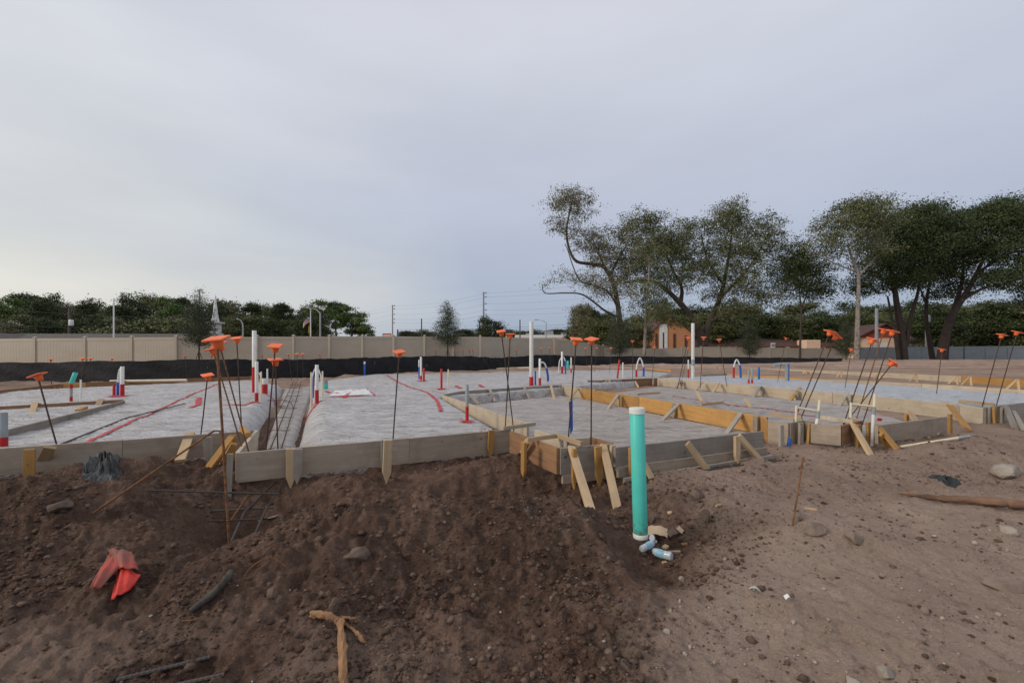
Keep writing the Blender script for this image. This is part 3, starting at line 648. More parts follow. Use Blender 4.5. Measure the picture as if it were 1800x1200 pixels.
# boards further right and back
fN = fwk('plank form with an orange left end behind the bluish plastic', 1500, 668)
board(fN, G(1278, 656.5), G(1425, 665), .34, 'orange'); board(fN, G(1426, 665), G(1620, 674), .36, 'pale'); board(fN, G(1621, 674), G(1860, 688.5), .36, 'pale'); board(fN, G(1234, 657.5), G(1277, 656.5), .3, 'grey')
fM = fwk('farther pale plank form with small triangular kickers below the raked fill', 1600, 657)
board(fM, G(1235, 643), G(1350, 647.5), .36, 'pale'); board(fM, G(1350, 647.5), G(1690, 660.5), .36, 'pale'); board(fM, G(1691, 660.5), G(1860, 670), .36, 'orange')
for px, py in ((1240, 644), (1258, 644.5), (1268, 645), (1418, 650), (1426, 650), (1480, 653), (1612, 657.5), (1683, 660), (1707, 661), (1790, 666), (1547, 655)):
    for s in (-1, 1):
        a = G(px, py, .06) + oJ; b = a + uJ * .28 * s * (1 if s < 0 else .25) + oJ * 2 - Vector((0, 0, .42)); stick(fM, a, b, .07, .03, 'stake', 'brace', uJ)
    
fK = fwk('brown plank forms along the far edge of the big plastic sheet', 620, 655)
far = [(-80, 694), (110, 674), (150, 672), (290, 666), (440, 661), (520, 657.5), (560, 655.5), (690, 649), (800, 648), (1034, 640.5), (1180, 650)]
for i, (a, b) in enumerate(zip(far, far[1:])):
    o = board(fK, G(*a), G(*b), .32, ('brown', 'orange', 'brown', 'brown', 'orange', 'brown', 'brown', 'brown', 'orange', 'orange')[i])
    if i == 0: acb = o
# the letters AC sprayed on it
def spray(pl, w=.022):
    mb = MB()
    for s in pl:
        for (x1, z1), (x2, z2) in zip(s, s[1:]):
            d = Vector((x2 - x1, 0, z2 - z1)).normalized(); n = Vector((-d.z, 0, d.x)) * w
            p, q = Vector((x1, 0, z1)) - d * w * .5, Vector((x2, 0, z2)) + d * w * .5
            mb.poly([p - n, q - n, q + n, p + n], [(0, 1, 2, 3)])
    return mb.mesh('spray_letters')
a0, a1 = G(-80, 694), G(110, 674); fr = 1 - .02
dd = (a1 - a0).normalized(); nn = Vector((dd.y, -dd.x, 0)).normalized()
Mx = Matrix((dd, -nn, Vector((0, 0, 1)))).transposed().to_4x4(); Mx.translation = a1 - dd * .55 + nn * .026 - Vector((0, 0, .27))
Cc = [(.48 + .13 * math.cos(t), .12 + .11 * math.sin(t)) for t in [math.radians(k) for k in range(50, 320, 27)]]
link('spray_paint_mark', spray([[(0, 0), (.12, .23), (.25, 0)], [(.05, .09), (.2, .09)], Cc]), M_['paint'], fK, Mx)
fL = fwk('grey plank form crossing the white plastic left of the trench', 100, 730)
board(fL, G(-40, 768), G(218, 704), .20, 'grey')
fL2 = fwk('brown plank form with paired stakes behind the grey plank', 60, 712)
board(fL2, G(-60, 717), G(217, 702), .26, 'brown')
brace(fL2, 64, 707, 54, 735, 'stake', -.12, .09, lift=.03); stake(fL2, 69, 708, .3, 'stakeo'); brace(fL2, 180, 701, 171, 714, 'stake', -.1, .10, lift=.03); stick(fL2, G(136, 722, -.06), G(150, 716, -.04), .08, .05, 'stakeo', 'block')
# ---------------------------------------------------------------- capped rebar dowels
cm = MB(); s = .058
cm.poly([(-s,-s,0),(s,-s,0),(s,s,0),(-s,s,0),(-s,-s,.014),(s,-s,.014),(s,s,.014),(-s,s,.014)], [(0,3,2,1),(4,5,6,7),(0,1,5,4),(1,2,6,5),(2,3,7,6),(3,0,4,7)])
cap_me = cm.mesh('cap', bevel=.004)
nm = MB().lathe([(.001, .001), (.034, 0), (.032, -.02), (.024, -.055), (.020, -.058), (.001, -.058)], 12)
bmx = bmesh.new(); bmx.from_mesh(cap_me); bmx.from_mesh(nm.mesh('t', smooth=True)); bmx.to_mesh(cap_me); bmx.free()
cap_me.materials.append(M_['cap'])
_rr = random.Random(21)
def dowel(cx, cy, bx, by, label, group=None, Y=None, m='rust', r=.0085, zb=-.06, ribs=False, yaw=None, cs=1.15, Ytop=None, tilt=0):
    if Y is None: b = G(bx, by, zb)
    else: b = P(bx, by, Y)
    t = P(cx, cy, Ytop or b.y)
    d = (t - b).normalized(); b2 = b - d * .30; L = (t - b2).length
    root = thing('rebar_dowel', label, 'rebar', b2, group)
    mb = MB()
    if ribs:
        n = int(L / .009); pts = [b2 + d * (L * i / n) - b2 for i in range(n + 1)]; mb.tube(pts, [r * (1.16 if i % 2 else .92) for i in range(n + 1)], 8)
    else: mb.tube([(0, 0, 0), d * L * .5 + Vector((_rr.uniform(-.006, .006), 0, 0)), d * L], r, 6)
    link('rod', mb.mesh('rod', smooth=not ribs), M_[m], root, T(b2))
    M = aim(t, t + (d + Vector((_rr.uniform(-.09, .09) + tilt, _rr.uniform(-.34, -.08), 0))).normalized(), Vector((math.cos(yaw), math.sin(yaw), 0)) if yaw is not None else Vector((math.cos(_rr.uniform(0, 1.5)), .6, 0)))
    M = M @ Matrix.Scale(cs, 4)
    link('cap', cap_me, None, root, M)
    return root
q45 = .785
dowel(66, 660, 101, 785, 'rusty dowel with tilted orange cap behind the half buried plywood form', yaw=.3, tilt=-.15)
dowel(381, 597, 404, 968, 'ribbed rusty dowel with a wide orange cap standing in the dug pit', Y=3.25, m='rustorange', r=.009, ribs=True, yaw=.15, cs=1.25)
dowel(374, 614, 427, 794, 'leaning rusty dowel in the form corner, its cap just under another cap', m='rustorange', yaw=.4)
dowel(386, 606, 437, 793, 'leaning rusty dowel in the form corner, cap hidden behind the pit dowel', m='rustorange', yaw=.2)
dowel(416, 595, 425, 755, 'straight dark dowel with small orange cap on the left trench bank', yaw=.2)
dowel(365, 660, 353, 762, 'short dark dowel with orange cap standing in the left plastic sheet', yaw=.9)
dowel(484, 633, 489, 790, 'dowel in the trench mouth with a large diamond-turned orange cap', yaw=q45, tilt=.0)
dowel(484, 609, 467, 791, 'leaning dowel in the trench mouth whose cap shows above the diamond cap', yaw=.1)
dowel(702, 619, 691, 772, 'lone dowel with diamond-turned orange cap behind the knotty stake', yaw=q45)
dowel(881, 583, 902, 750, 'one of two crossed dowels rising behind the corner box, the higher cap', yaw=.1)
dowel(897, 588, 888, 750, 'one of two crossed dowels rising behind the corner box, the lower cap', yaw=.2)
dowel(1013, 597, 998, 784, 'slightly leaning dowel at the front of the brown corner box by blue tape', yaw=.05)
dowel(1040, 597, 1039, 781, 'upright dowel in the brown corner box next to the teal pipe', yaw=.7)
dowel(1459, 583, 1394, 743, 'leaning dowel in the small grey box, upper of two overlapping caps', yaw=.1, tilt=-.1)
dowel(1470, 591, 1405, 742, 'leaning dowel in the small grey box, lower of two overlapping caps', yaw=.1, tilt=.2)
dowel(1534, 598, 1482, 747, 'leaning dowel in the four-dowel box with the cap hanging lowest but one', yaw=.3, tilt=.1)
dowel(1554, 580, 1505, 737, 'leaning dowel in the four-dowel box with the topmost wide cap', yaw=.1, m='rustorange')
dowel(1569, 583, 1517, 741, 'leaning dowel in the four-dowel box, cap tucked behind the topmost cap', yaw=.1)
dowel(1569, 638, 1485, 744, 'steeply slanting dowel crossing the other three in the four-dowel box', yaw=.4, tilt=.25)
dowel(1761, 589, 1726, 716, 'leaning dowel in the pale box form, its cap tipped', yaw=.2)
dowel(1788, 584, 1751, 714, 'leaning dowel in the pale box form, the taller of the pair', yaw=.1)
dowel(1497, 614, 1485, 683, 'dowel with small cap in the bluish plastic near the four-dowel box', yaw=.3)
dowel(1656, 614, 1646, 693, 'dowel with small cap in the bluish plastic before the raked fill', yaw=.3)
dowel(1382, 594, 1367, 671, 'dowel beside the big grey drain elbow', yaw=.3)
FARD = [(1210,594,1195,664),(1210,612,1200,660),(1237,593,1232,664),(1264,597,1275,662),(1112,599,1112,652),(1151,610,1147,655),(1074,612,1072,649),(1049,611,1046,646),(1029,612,1032,642),(951,612,956,642),(966,611,967,643),(907,615,912,645),(831,615,835,648),(825,615,829,648),(814,615,814,648),
    (799,615,802,648),(789,616,794,648),(765,615,769,648),(672,619,677,652),(639,620,641,652),(562,622,566,658),(532,622,533,667),(522,622,523,668),(507,623,513,669),(461,625,462,663),(89,632,91,688),(145,630,142,692),(159,630,154,684),(197,630,196,674),(325,626,329,674),(372,625,372,664)]
for cx, cy, bx, by in FARD:
    Yd = 1.12 * F / (by - cy)
    dowel(cx, cy, bx, by, 'thin capped rebar dowel standing along the distant edge forms', 'dowels along the distant edge forms', Y=min(Yd, 26.5), r=.0095)

# ---------------------------------------------------------------- pipes
def opipe(name, b, t, r, m, label, cat='pipe', group=None, sleeves=(), cap=None, k=16):
    b = Vector(b); t = Vector(t); M = aim(b, t); L = (t - b).length
    me = MB().lathe([(r * .98, 0), (r, .002), (r, L - .002), (r * .97, L), (r * .86, L), (r * .84, L - .12), (.0005, L - .12)], k).mesh(name, smooth=True)
    o = tag(link(name, me, M_[m], None, M), label, cat, group)
    for i, (a, e, sm) in enumerate(sleeves):
        rr = r * (1.045 + .02 * i)
        link({'red': 'red_sleeve', 'blue': 'blue_sleeve', 'greypvc': 'coupling', 'pvc': 'coupling', 'teal': 'coupling'}[sm], MB().lathe([(r * 1.001, a * L), (rr, a * L), (rr * 1.02, (a + e) / 2 * L), (rr, e * L), (r * 1.001, e * L)], k).mesh('sleeve', smooth=True), M_[sm], o, M)
    if cap:
        link('cap', MB().lathe([(r * 1.0, L - cap[0]), (r * 1.09, L - cap[0]), (r * 1.09, L + .004), (r * 1.02, L + .008), (.0005, L + .008)], k).mesh('cap', smooth=True), M_[cap[1]], o, M)
    return o
def vp(px, y_top, y_base, wpx, m, label, name='stub_pipe', red=None, dz=-.1, group=None, px_top=None, minr=.008, **kw):
    b = G(px, y_base, dz); t = P(px if px_top is None else px_top, y_top, b.y); r = max(wpx * b.y / F / 2, minr)
    d = (t - b).normalized(); b2 = b - d * .15; L = (t - b2).length
    sl = list(kw.pop('sl', ()))
    if red is not None: sl = [(.0, (P(px, red, b.y) - b2).length / L, 'red')] + sl
    return opipe(name, b2, t, r, m, label, 'pipe', group, sl, **kw)
# the teal clean-out in the foreground
pb = P(1126, 930, 3.2); pt = P(1119.5, 718, 3.2)
o = opipe('sewer_pipe', pb - Vector((0, 0, .06)), pt, .0535, 'tealmud', 'teal sewer stand pipe with white cap rising from the litter-strewn pit', 'pipe', k=32, cap=(.035, 'pvc'))
link('hub', MB().lathe([(.0537, 0), (.0555, .004), (.0555, .03), (.0537, .034)], 32).mesh('hub', smooth=True), M_['pvc'], o, aim(pb - Vector((0, 0, .06)), pt))
vp(447, 581, 690, 7, 'pvc', 'tallest white vent pipe with red sleeve on the left trench bank', red=645)
vp(451, 635, 706, 5.5, 'pvc', 'shorter white pipe with red foot before the tall vent on the left trench bank', red=690)
vp(465, 665, 692, 9, 'pvc', 'fat short white pipe with red foot on the left trench bank', red=675)
vp(470, 648, 690, 2.6, 'pvc', 'thin white water stub behind the fat short pipe')
vp(557, 641, 707, 6, 'pvc', 'white pipe with red foot between two tubing loops on the right trench bank', red=685)
vp(550, 655, 692, 3.6, 'blue', 'blue sleeved stub beside the looped tubing on the right trench bank')
vp(572, 668, 686, 8, 'greypvc', 'short grey canister stub with teal foot by the looped tubing', sl=[(.3, .75, 'teal')])
vp(547, 654, 710, 2.6, 'cream', 'thin wooden-coloured marker stick at the front of the looped tubing', minr=.006)
vp(567, 652, 702, 2.6, 'cream', 'thin pale marker stick right of the looped tubing', minr=.006)
vp(459, 653, 706, 2.6, 'cream', 'thin pale marker stick before the fat short pipe', minr=.006)
vp(740, 627, 669, 3.6, 'pvc', 'white stub pipe in the red-taped trio on the big sheet', red=660)
vp(745, 647, 671, 3.6, 'red', 'red sleeved stub in the red-taped trio on the big sheet')
vp(736.5, 632, 668, 2.2, 'pex', 'thin tubing stub in the red-taped trio on the big sheet', sl=[(.15, .7, 'blue')])
vp(776, 648, 686, 3.8, 'red', 'lone red sleeved stub on the big sheet')
vp(788, 649, 683, 2.2, 'cream', 'thin pale stick right of the lone red stub')
vp(821, 676, 741, 5.6, 'greypvc', 'grey conduit with red lower half beside the low pad board', red=714)
vp(641, 635, 661, 3, 'blue', 'blue stub with white tip at the far edge of the big sheet', sl=[(.86, .99, 'pvc')])
vp(934, 565, 678, 7, 'pvc', 'tallest white vent pipe with red foot behind the low pad', red=662)
vp(949, 630, 678, 4.2, 'pvc', 'shorter white pipe right of the tallest vent behind the low pad', red=664)
vp(941, 652, 677, 3, 'blue', 'blue sleeved stub between the two white pipes behind the low pad')
vp(988, 618, 657, 3.6, 'pvc', 'white pipe with red foot in the far looped tubing group', red=644)
vp(994, 634, 657, 2.6, 'blue', 'blue sleeved stub in the far looped tubing group')
vp(998, 634, 643, 4.2, 'teal', 'small teal cup in the far looped tubing group', dz=.25)
vp(1004, 628, 656, 2.4, 'pex', 'thin white tubing stub in the far looped tubing group', sl=[(.0, .4, 'red')])
vp(1085, 632, 666, 3, 'red', 'red stub by the brown far form', px_top=1089)
vp(1095, 637, 666, 2.2, 'pex', 'thin white stub right of the red stub by the brown far form')
vp(1218, 568, 668, 5.6, 'pvc', 'tall white vent pipe with grey clamp before the oak trunks', sl=[(.30, .40, 'greypvc')])
vp(1210, 632, 667, 2.2, 'pex', 'thin white and red stub left of the clamped vent pipe', sl=[(.0, .6, 'red')])
vp(1316, 650, 677, 3.2, 'greypvc', 'grey stub with red foot, left of a close pair', red=667)
vp(1322, 648, 677, 3.2, 'greypvc', 'grey stub with red foot, right of a close pair', red=667)
vp(1334, 645, 669, 3.4, 'blue', 'blue stub left of the big grey drain elbow')
vp(125, 675, 707, 4, 'greypvc', 'grey stub with red bands under the tipped teal pipe', sl=[(0, .5, 'red'), (.82, 1.0, 'red')])
b = G(125, 707, -.1); opipe('sewer_pipe', P(125.5, 673, b.y), P(133, 655, b.y), .045, 'teal', 'short tipped teal pipe end on the left sheet', 'pipe')
vp(142, 667, 707, 2.6, 'pvc', 'thin white stub right of the tipped teal pipe')
vp(215, 644, 697, 5.6, 'pvc', 'white pipe with red foot on the left sheet', red=675)
vp(207, 672, 696, 4, 'blue', 'blue sleeved stub left of the white pipe on the left sheet')
vp(200.5, 676, 697, 4.4, 'red', 'dark red sleeved stub at the outside of the left sheet group')
vp(6, 725, 786, 11, 'greypvc', 'thick grey conduit with rounded top and red foot by the grey plank', red=768)
# tubing loops
def loop(pts, wpx, m, label, dz=-.1, group=None, name='tubing_loop', ends=()):
    b = G(pts[0][0], pts[0][1], dz); Yb = b.y
    P3 = [P(x, y, Yb) for x, y in pts]; P3[0].z -= .1
    out = []
    n = len(P3)
    for i in range(n - 1):
        p0, p1, p2, p3 = P3[max(i - 1, 0)], P3[i], P3[i + 1], P3[min(i + 2, n - 1)]
        for k in range(5):
            t = k / 5; out.append(.5 * ((2 * p1) + (-p0 + p2) * t + (2 * p0 - 5 * p1 + 4 * p2 - p3) * t * t + (-p0 + 3 * p1 - 3 * p2 + p3) * t ** 3))
    out.append(P3[-1]); r = max(wpx * Yb / F / 2, .007)
    o = tag(link(name, MB().tube([q - P3[0] for q in out], r, 8).mesh(name, smooth=True), M_[m], None, T(P3[0])), label, 'tubing', group)
    for i0, i1, sm in ends:
        link({'red': 'red_sleeve', 'blue': 'blue_sleeve'}[sm], MB().tube([q - P3[0] for q in out[i0:i1]], r * 1.5, 8).mesh('sleeve', smooth=True), M_[sm], o, T(P3[0]))
    return o
loop([(549, 706), (548, 670), (552, 652), (557, 645)], 2.4, 'pex', 'white tubing arching from the left into the right bank pipe')
loop([(566, 700), (565, 668), (561, 652), (557, 645)], 2.4, 'pex', 'white tubing arching from the right into the right bank pipe')
loop([(461, 690), (459, 664), (455, 655)], 2.2, 'pex', 'white tubing curling behind the left bank pipes')
loop([(963, 677), (963, 660), (958, 640), (951, 637), (948, 645)], 2.6, 'pex', 'white tubing hooping right of the tallest vent behind the low pad', ends=((3, 9, 'blue'),))
loop([(982, 657), (983, 638), (986, 630), (991, 628), (994, 636)], 1.8, 'pex', 'white tubing arch in the far looped tubing group')
loop([(1119, 664), (1119, 645), (1125, 629), (1131, 645), (1131, 664)], 2.4, 'pex', 'narrow white tubing hoop before the planted evergreen', ends=((0, 5, 'red'), (15, 20, 'blue')))
loop([(1290, 667), (1290, 645), (1295, 632), (1301, 645), (1302, 667)], 2.4, 'pex', 'white tubing hoop with one red and one blue foot on the bluish plastic', ends=((0, 6, 'red'), (14, 20, 'blue')))
loop([(206, 694), (207, 668), (210, 650), (213, 648)], 2.2, 'pex', 'white tubing bent towards the left sheet pipe')
loop([(210, 694), (210, 668), (212, 650), (214, 648)], 2.2, 'pex', 'second white tubing bent close beside the left sheet pipe')
# big grey elbow
eb = G(1383, 672, -.1); q = [P(1383, 676, eb.y), P(1383, 646, eb.y), P(1381, 641, eb.y), P(1376, 640, eb.y), P(1360, 641, eb.y)]
o = tag(link('drain_elbow', MB().tube([x - q[0] for x in q], .06, 14).mesh('drain_elbow', smooth=True), M_['greypvc'], None, T(q[0])), 'big grey drain elbow with a horizontal arm and blue leg', 'pipe')
link('blue_sleeve', MB().tube([Vector((.05, -.03, .0)), Vector((.05, -.03, .78))], .028, 10).mesh('blue_sleeve', smooth=True), M_['blue'], o, T(q[0]))
# cream valve assemblies
def valve(h0, h1_, vt, vb, foot, hand, label):
    Yv = G(vb[0], 742).y - .12
    root = thing('water_valve', label, 'valve', P(*foot, Yv))
    tb = lambda a, b, r, m, nme: link(nme, MB().tube([P(*a, Yv) - P(*foot, Yv), P(*b, Yv) - P(*foot, Yv)], r, 12).mesh(nme, smooth=True), M_[m], root, T(P(*foot, Yv)))
    tb(h0, h1_, .017, 'cream', 'arm'); tb(vt, vb, .019, 'cream', 'riser'); mx = (vb[0], vb[1] + 12)
    tb((vb[0], vb[1] - 9), (vb[0] - .6, vb[1] + 4), .027, 'greypvc', 'coupling'); tb((vb[0] - .6, vb[1] + 3), foot, .022, 'pvc', 'body')
    tb((h0[0], h0[1] - 3), (h0[0] - 1, h0[1] + 24), .017, 'cream', 'drop')
    link('handle', MB().quadbox((-.035, -.012, -.012), (.035, .012, .012)).quadbox((-.012, -.02, -.022), (.012, .02, .022)).mesh('handle', bevel=.003), M_['red'], root, T(P(*hand, Yv - .03)))
valve((1400, 716), (1440, 723), (1441, 703), (1438, 731), (1433, 754), (1441, 747), 'cream water valve with red handle hanging at the small grey box')
valve((1496, 710), (1537, 715), (1538, 692), (1536, 724), (1532, 796), (1546, 737), 'cream water riser with red handle reaching the ground by the orange kickers')
# ---------------------------------------------------------------- rods in the trench
def rod(pts, r, m, label, name='rebar_rod', group=None, cat='rebar', ribs=False):
    pts = [Vector(p) for p in pts]; mb = MB()
    if ribs:
        L = (pts[-1] - pts[0]).length; n = int(L / .011); mb.tube([(pts[-1] - pts[0]) * i / n for i in range(n + 1)], [r * (1.14 if i % 2 else .92) for i in range(n + 1)], 8)
    else: mb.tube([p - pts[0] for p in pts], r, 7)
    return tag(link(name, mb.mesh(name, smooth=not ribs), M_[m], None, T(pts[0])), label, cat, group)
for i, (xa, xb) in enumerate(((455, 517), (475, 522), (494, 530))):
    a, b = G(xa, 790, -.22), G(xb, 668, -.22); rod([a, a.lerp(b, .5) + Vector((.02, 0, .015)), b], .009, 'rust', 'long rusty rod laid along the narrow footing trench', group='rods along the footing trench')
for i in range(9):
    t = i / 9; a = G(455, 790, -.21).lerp(G(515, 672, -.21), t); b = G(500, 790, -.21).lerp(G(535, 672, -.21), t)
    rod([a, b], .006, 'rust', 'short cross tie wired over the footing trench rods', group='ties over the trench rods')
a, b, c, d = G(470, 704, -.08), G(500, 703, -.05), G(512, 708, -.10), G(518, 722, -.25)
rod([a, b, c, d], .009, 'steel', 'dark bent rod hooking over the footing trench by the pipes')
rod([G(103, 782, -.05), G(220, 735, -.06), G(326, 709, -.05)], .012, 'steel', 'black conduit lying on the left sheet along the red tape', 'conduit', cat='conduit')
# rods and boards dropped in the dug pit
rod([Hp(260, 886, -.5) + Vector((0, 0, .06)), P(490, 868, 4.1)], .009, 'steel', 'dark ribbed rod lying level across the dug pit', ribs=True)
rod([P(352, 899, 3.9), P(480, 892, 4.05)], .009, 'steel', 'second dark rod below the level rod in the dug pit', ribs=True)
rod([P(365, 916, 3.7), P(470, 911, 3.8)], .008, 'rust', 'rusty rod lowest in the dug pit', ribs=True)
rod([P(398, 970, 3.35), P(430, 900, 3.9), P(480, 850, 4.5)], .012, 'rock' if False else 'steel', 'grey muddy rod slanting out of the pit under the front form')
rod([P(440, 955, 3.45), P(470, 890, 3.95), P(497, 850, 4.5)], .009, 'steel', 'thin dark rod slanting beside the muddy rod in the pit')
rod([P(163, 902, 3.3), P(290, 815, 3.6), P(376, 757, 3.75), P(386, 757, 3.75), P(390, 772, 3.72)], .0085, 'rustorange', 'long rusty hooked rod slanting out of the left dirt heap')
rod([P(405, 915, 3.8), P(440, 865, 4.1)], .008, 'rustorange', 'short rusty rod end standing in the pit')
sl = MB().poly([(0, 0, 0), (.16, .02, .03), (.24, .36, .04), (.05, .3, .01), (0, 0, -.008), (.16, .02, .022), (.24, .36, .032), (.05, .3, .002)], [(0, 1, 2, 3), (7, 6, 5, 4), (0, 4, 5, 1), (1, 5, 6, 2), (2, 6, 7, 3), (3, 7, 4, 0)]).mesh('plastic_scrap')
p = Hp(452, 893); p.z += .015
tag(link('plastic_scrap', sl, SHG, None, T(p)), 'crumpled grey plastic scrap under the trench end of the front form', 'plastic scrap')
# red tape on the sheets
def tape(pts, w, hz, label, group, jag=.25, name='tape_strip'):
    W3 = [G(x, y, -.07) for x, y in pts]; out = []
    for a, b in zip(W3, W3[1:]):
        n = max(2, int((b - a).length / .12))
        for k in range(n): out.append(a.lerp(b, k / n))
    out.append(W3[-1]); vs_ = []; fs = []
    for i, p in enumerate(out):
        d = (out[min(i + 1, len(out) - 1)] - out[max(i - 1, 0)]); d.z = 0; d.normalize(); n = Vector((-d.y, d.x, 0))
        for s_ in (-1, 0, 1):
            e = p + n * s_ * w * (1 + jag * _rr.uniform(-1, 1)); z = float(hz(np.array([e.x]), np.array([e.y]))[0])
            vs_.append((e.x, e.y, z + .012 + (.004 if s_ == 0 else 0)))
        if i:
            k = 3 * i
            fs += [(k - 3, k - 2, k + 1, k), (k - 2, k - 1, k + 2, k + 1)]
    me = bpy.data.meshes.new(name); me.from_pydata(vs_, [], fs); me.update()
    return tag(link(name, me, M_['red']), label, 'tape', group)
TG = 'red tape on the plastic sheets'
def splat(px, py, r, hz, label, n=11):
    c = G(px, py, -.08); vs_ = []; fs = []
    z = float(hz(np.array([c.x]), np.array([c.y]))[0]); vs_.append((c.x, c.y, z + .02))
    for i in range(n * 2):
        a = math.pi * i / n; rr = r * (_rr.uniform(.9, 1.5) if i % 2 else _rr.uniform(.45, .7)); x, y = c.x + rr * math.cos(a), c.y + rr * math.sin(a)
        vs_.append((x, y, float(hz(np.array([x]), np.array([y]))[0]) + .012))
    for i in range(n * 2): fs.append((0, 1 + i, 1 + (i + 1) % (n * 2)))
    me = bpy.data.meshes.new('tape_collar'); me.from_pydata(vs_, [], fs); me.update()
    tag(link('tape_collar', me, M_['red']), label, 'tape', TG)
splat(821, 742, .13, hzM, 'ragged red tape collar round the grey conduit'); splat(776, 685, .16, hzM, 'ragged red tape collar round the lone red stub')
splat(741, 670, .2, hzM, 'ragged red tape collar round the trio of stubs'); splat(558, 705, .16, hzM, 'ragged red tape collar under the looped tubing pipes'); splat(448, 706, .14, hzL, 'ragged red tape collar under the left bank pipes'); splat(207, 697, .22, hzL, 'ragged red tape collar under the left sheet pipes')
tape([(150, 779), (240, 738), (310, 705), (382, 675)], .028, hzL, 'long red tape seam running up the left sheet', TG)
tape([(333, 716), (347, 712), (351, 697)], .05, hzL, 'short crooked red tape patch on the left sheet', TG)
tape([(385, 711), (430, 711), (448, 705)], .03, hzL, 'red tape strip leading to the left bank pipes', TG)
tape([(465, 692), (482, 692), (494, 702)], .03, hzL, 'red tape strip curling over the left trench bank', TG)
tape([(530, 722), (548, 711), (560, 706)], .03, hzM, 'red tape strip running down the right trench bank', TG)
tape([(572, 688), (600, 692), (620, 691)], .035, hzM, 'red tape strip along the top of the white patch', TG)
tape([(606, 699), (615, 689)], .04, hzM, 'short red tape cross on the white patch', TG)
tape([(645, 685), (657, 693), (658, 697), (580, 698)], .022, hzM, 'thin red tape edging the white patch', TG)
tape([(680, 660), (705, 675), (750, 690), (770, 707), (775, 722)], .035, hzM, 'wavering red tape seam across the big sheet', TG)
tape([(801, 678), (812, 684)], .07, hzM, 'short red tape patch left of the low pad corner', TG); tape([(843, 677), (850, 681)], .06, hzM, 'short red tape patch behind the low pad board', TG)
tape([(1183, 685), (1250, 695), (1360, 707), (1470, 722), (1560, 733)], .03, hzJ, 'long red tape seam on the strip behind the orange board', TG)
pm = [G(x, y, -.08) for x, y in ((578, 698), (588, 688), (645, 685), (660, 697))]
me = bpy.data.meshes.new('plastic_patch'); gv = []; gf = []
for i in range(13):
    for j in range(9):
        a = pm[0].lerp(pm[3], i / 12); b = pm[1].lerp(pm[2], i / 12); c = a.lerp(b, j / 8); c.z = float(hzM(np.array([c.x]), np.array([c.y]))[0]) + .007 + .008 * math.sin(i * 1.7 + j * .5) ** 2; gv.append(tuple(c))
for i in range(12):
    for j in range(8): k = i * 9 + j; gf.append((k, k + 9, k + 10, k + 1))
me.from_pydata(gv, [], gf); me.update(); tag(link('plastic_patch', me, M_['white']), 'clean white plastic patch taped red on the big sheet', 'plastic sheet')
# blue tape hanging on the corner box dowel
p = G(1000, 760); o = tag(link('blue_tape', MB().poly([(0, 0, 0), (.05, .01, .02), (.055, .02, -.36), (.02, .0, -.42), (0, .004, -.01), (.05, .014, .01), (.055, .024, -.37), (.02, .004, -.43)], [(0, 1, 2, 3), (7, 6, 5, 4), (0, 4, 5, 1), (1, 5, 6, 2), (2, 6, 7, 3), (3, 7, 4, 0)]).mesh('blue_tape'), M_['blue'], None, T(P(1000, 706, p.y))), 'strip of blue sleeve hanging by the leaning corner dowel', 'sleeve')
opipe('stub_pipe', P(1383, 806, 6.2), P(1388, 770, 6.2), .025, 'blue', 'blue sleeve end under the small grey box')
vp(1400, 716, 742, 4, 'blue', 'blue wrapped stub inside the small grey box', dz=-.05)
# ---------------------------------------------------------------- vinyl fences
post_me = MB().quadbox((-.065, -.065, -.5), (.065, .065, 1.90)).quadbox((-.08, -.08, 1.90), (.08, .08, 1.93)).poly([(-.075, -.075, 1.93), (.075, -.075, 1.93), (.075, .075, 1.93), (-.075, .075, 1.93), (0, 0, 1.985)], [(0, 1, 4), (1, 2, 4), (2, 3, 4), (3, 0, 4)]).mesh('post', bevel=0); post_me.materials.append(M_['vinyl'])
pn = MB()                                     # unit panel: 16 tongue boards, x in 0..1
for i in range(16): pn.quadbox((i / 16 + .0012, -.018, .10), ((i + 1) / 16 - .0012, .018, 1.66))
pn.quadbox((.001, -.012, .09), (.999, .012, 1.67)); panel_me = pn.mesh('panel'); panel_me.materials.append(M_['vinyl'])
rail_me = MB().quadbox((0, -.03, 0), (1, .03, .15)).mesh('rail'); rail_me.materials.append(M_['vinyl'])
def fence(label, pts, h=1.83, cat='fence', mm=None):
    root = thing('vinyl_fence', label, cat, pts[0] - Vector((0, 0, h)))
    for i, t in enumerate(pts):
        link('post', post_me, None, root, T(t - Vector((0, 0, 1.88))))
        if i:
            a = pts[i - 1]; d = t - a; L = math.hypot(d.x, d.y); an = math.atan2(d.y, d.x)
            sh = Matrix.Identity(4); sh[2][0] = d.z                # follow the slope
            M = T(a - Vector((0, 0, 1.83))) @ Matrix.Rotation(an, 4, 'Z') @ Matrix.Diagonal((L, 1, 1, 1))
            M = T(a - Vector((0, 0, 1.83))) @ Matrix.Rotation(an, 4, 'Z') @ sh @ Matrix.Identity(4)
            S = Matrix.Diagonal((L, 1, 1, 1)); sh2 = Matrix.Identity(4); sh2[2][0] = d.z / L
            M = T(a - Vector((0, 0, 1.83))) @ Matrix.Rotation(an, 4, 'Z') @ S
            M2 = M.copy(); M2.translation.z += d.z / 2
            link('panel', panel_me, None, root, M2); link('top_rail', rail_me, None, root, M2 @ T((0, 0, 1.67))); link('bottom_rail', rail_me, None, root, M2 @ T((0, 0, .04)))
    return root
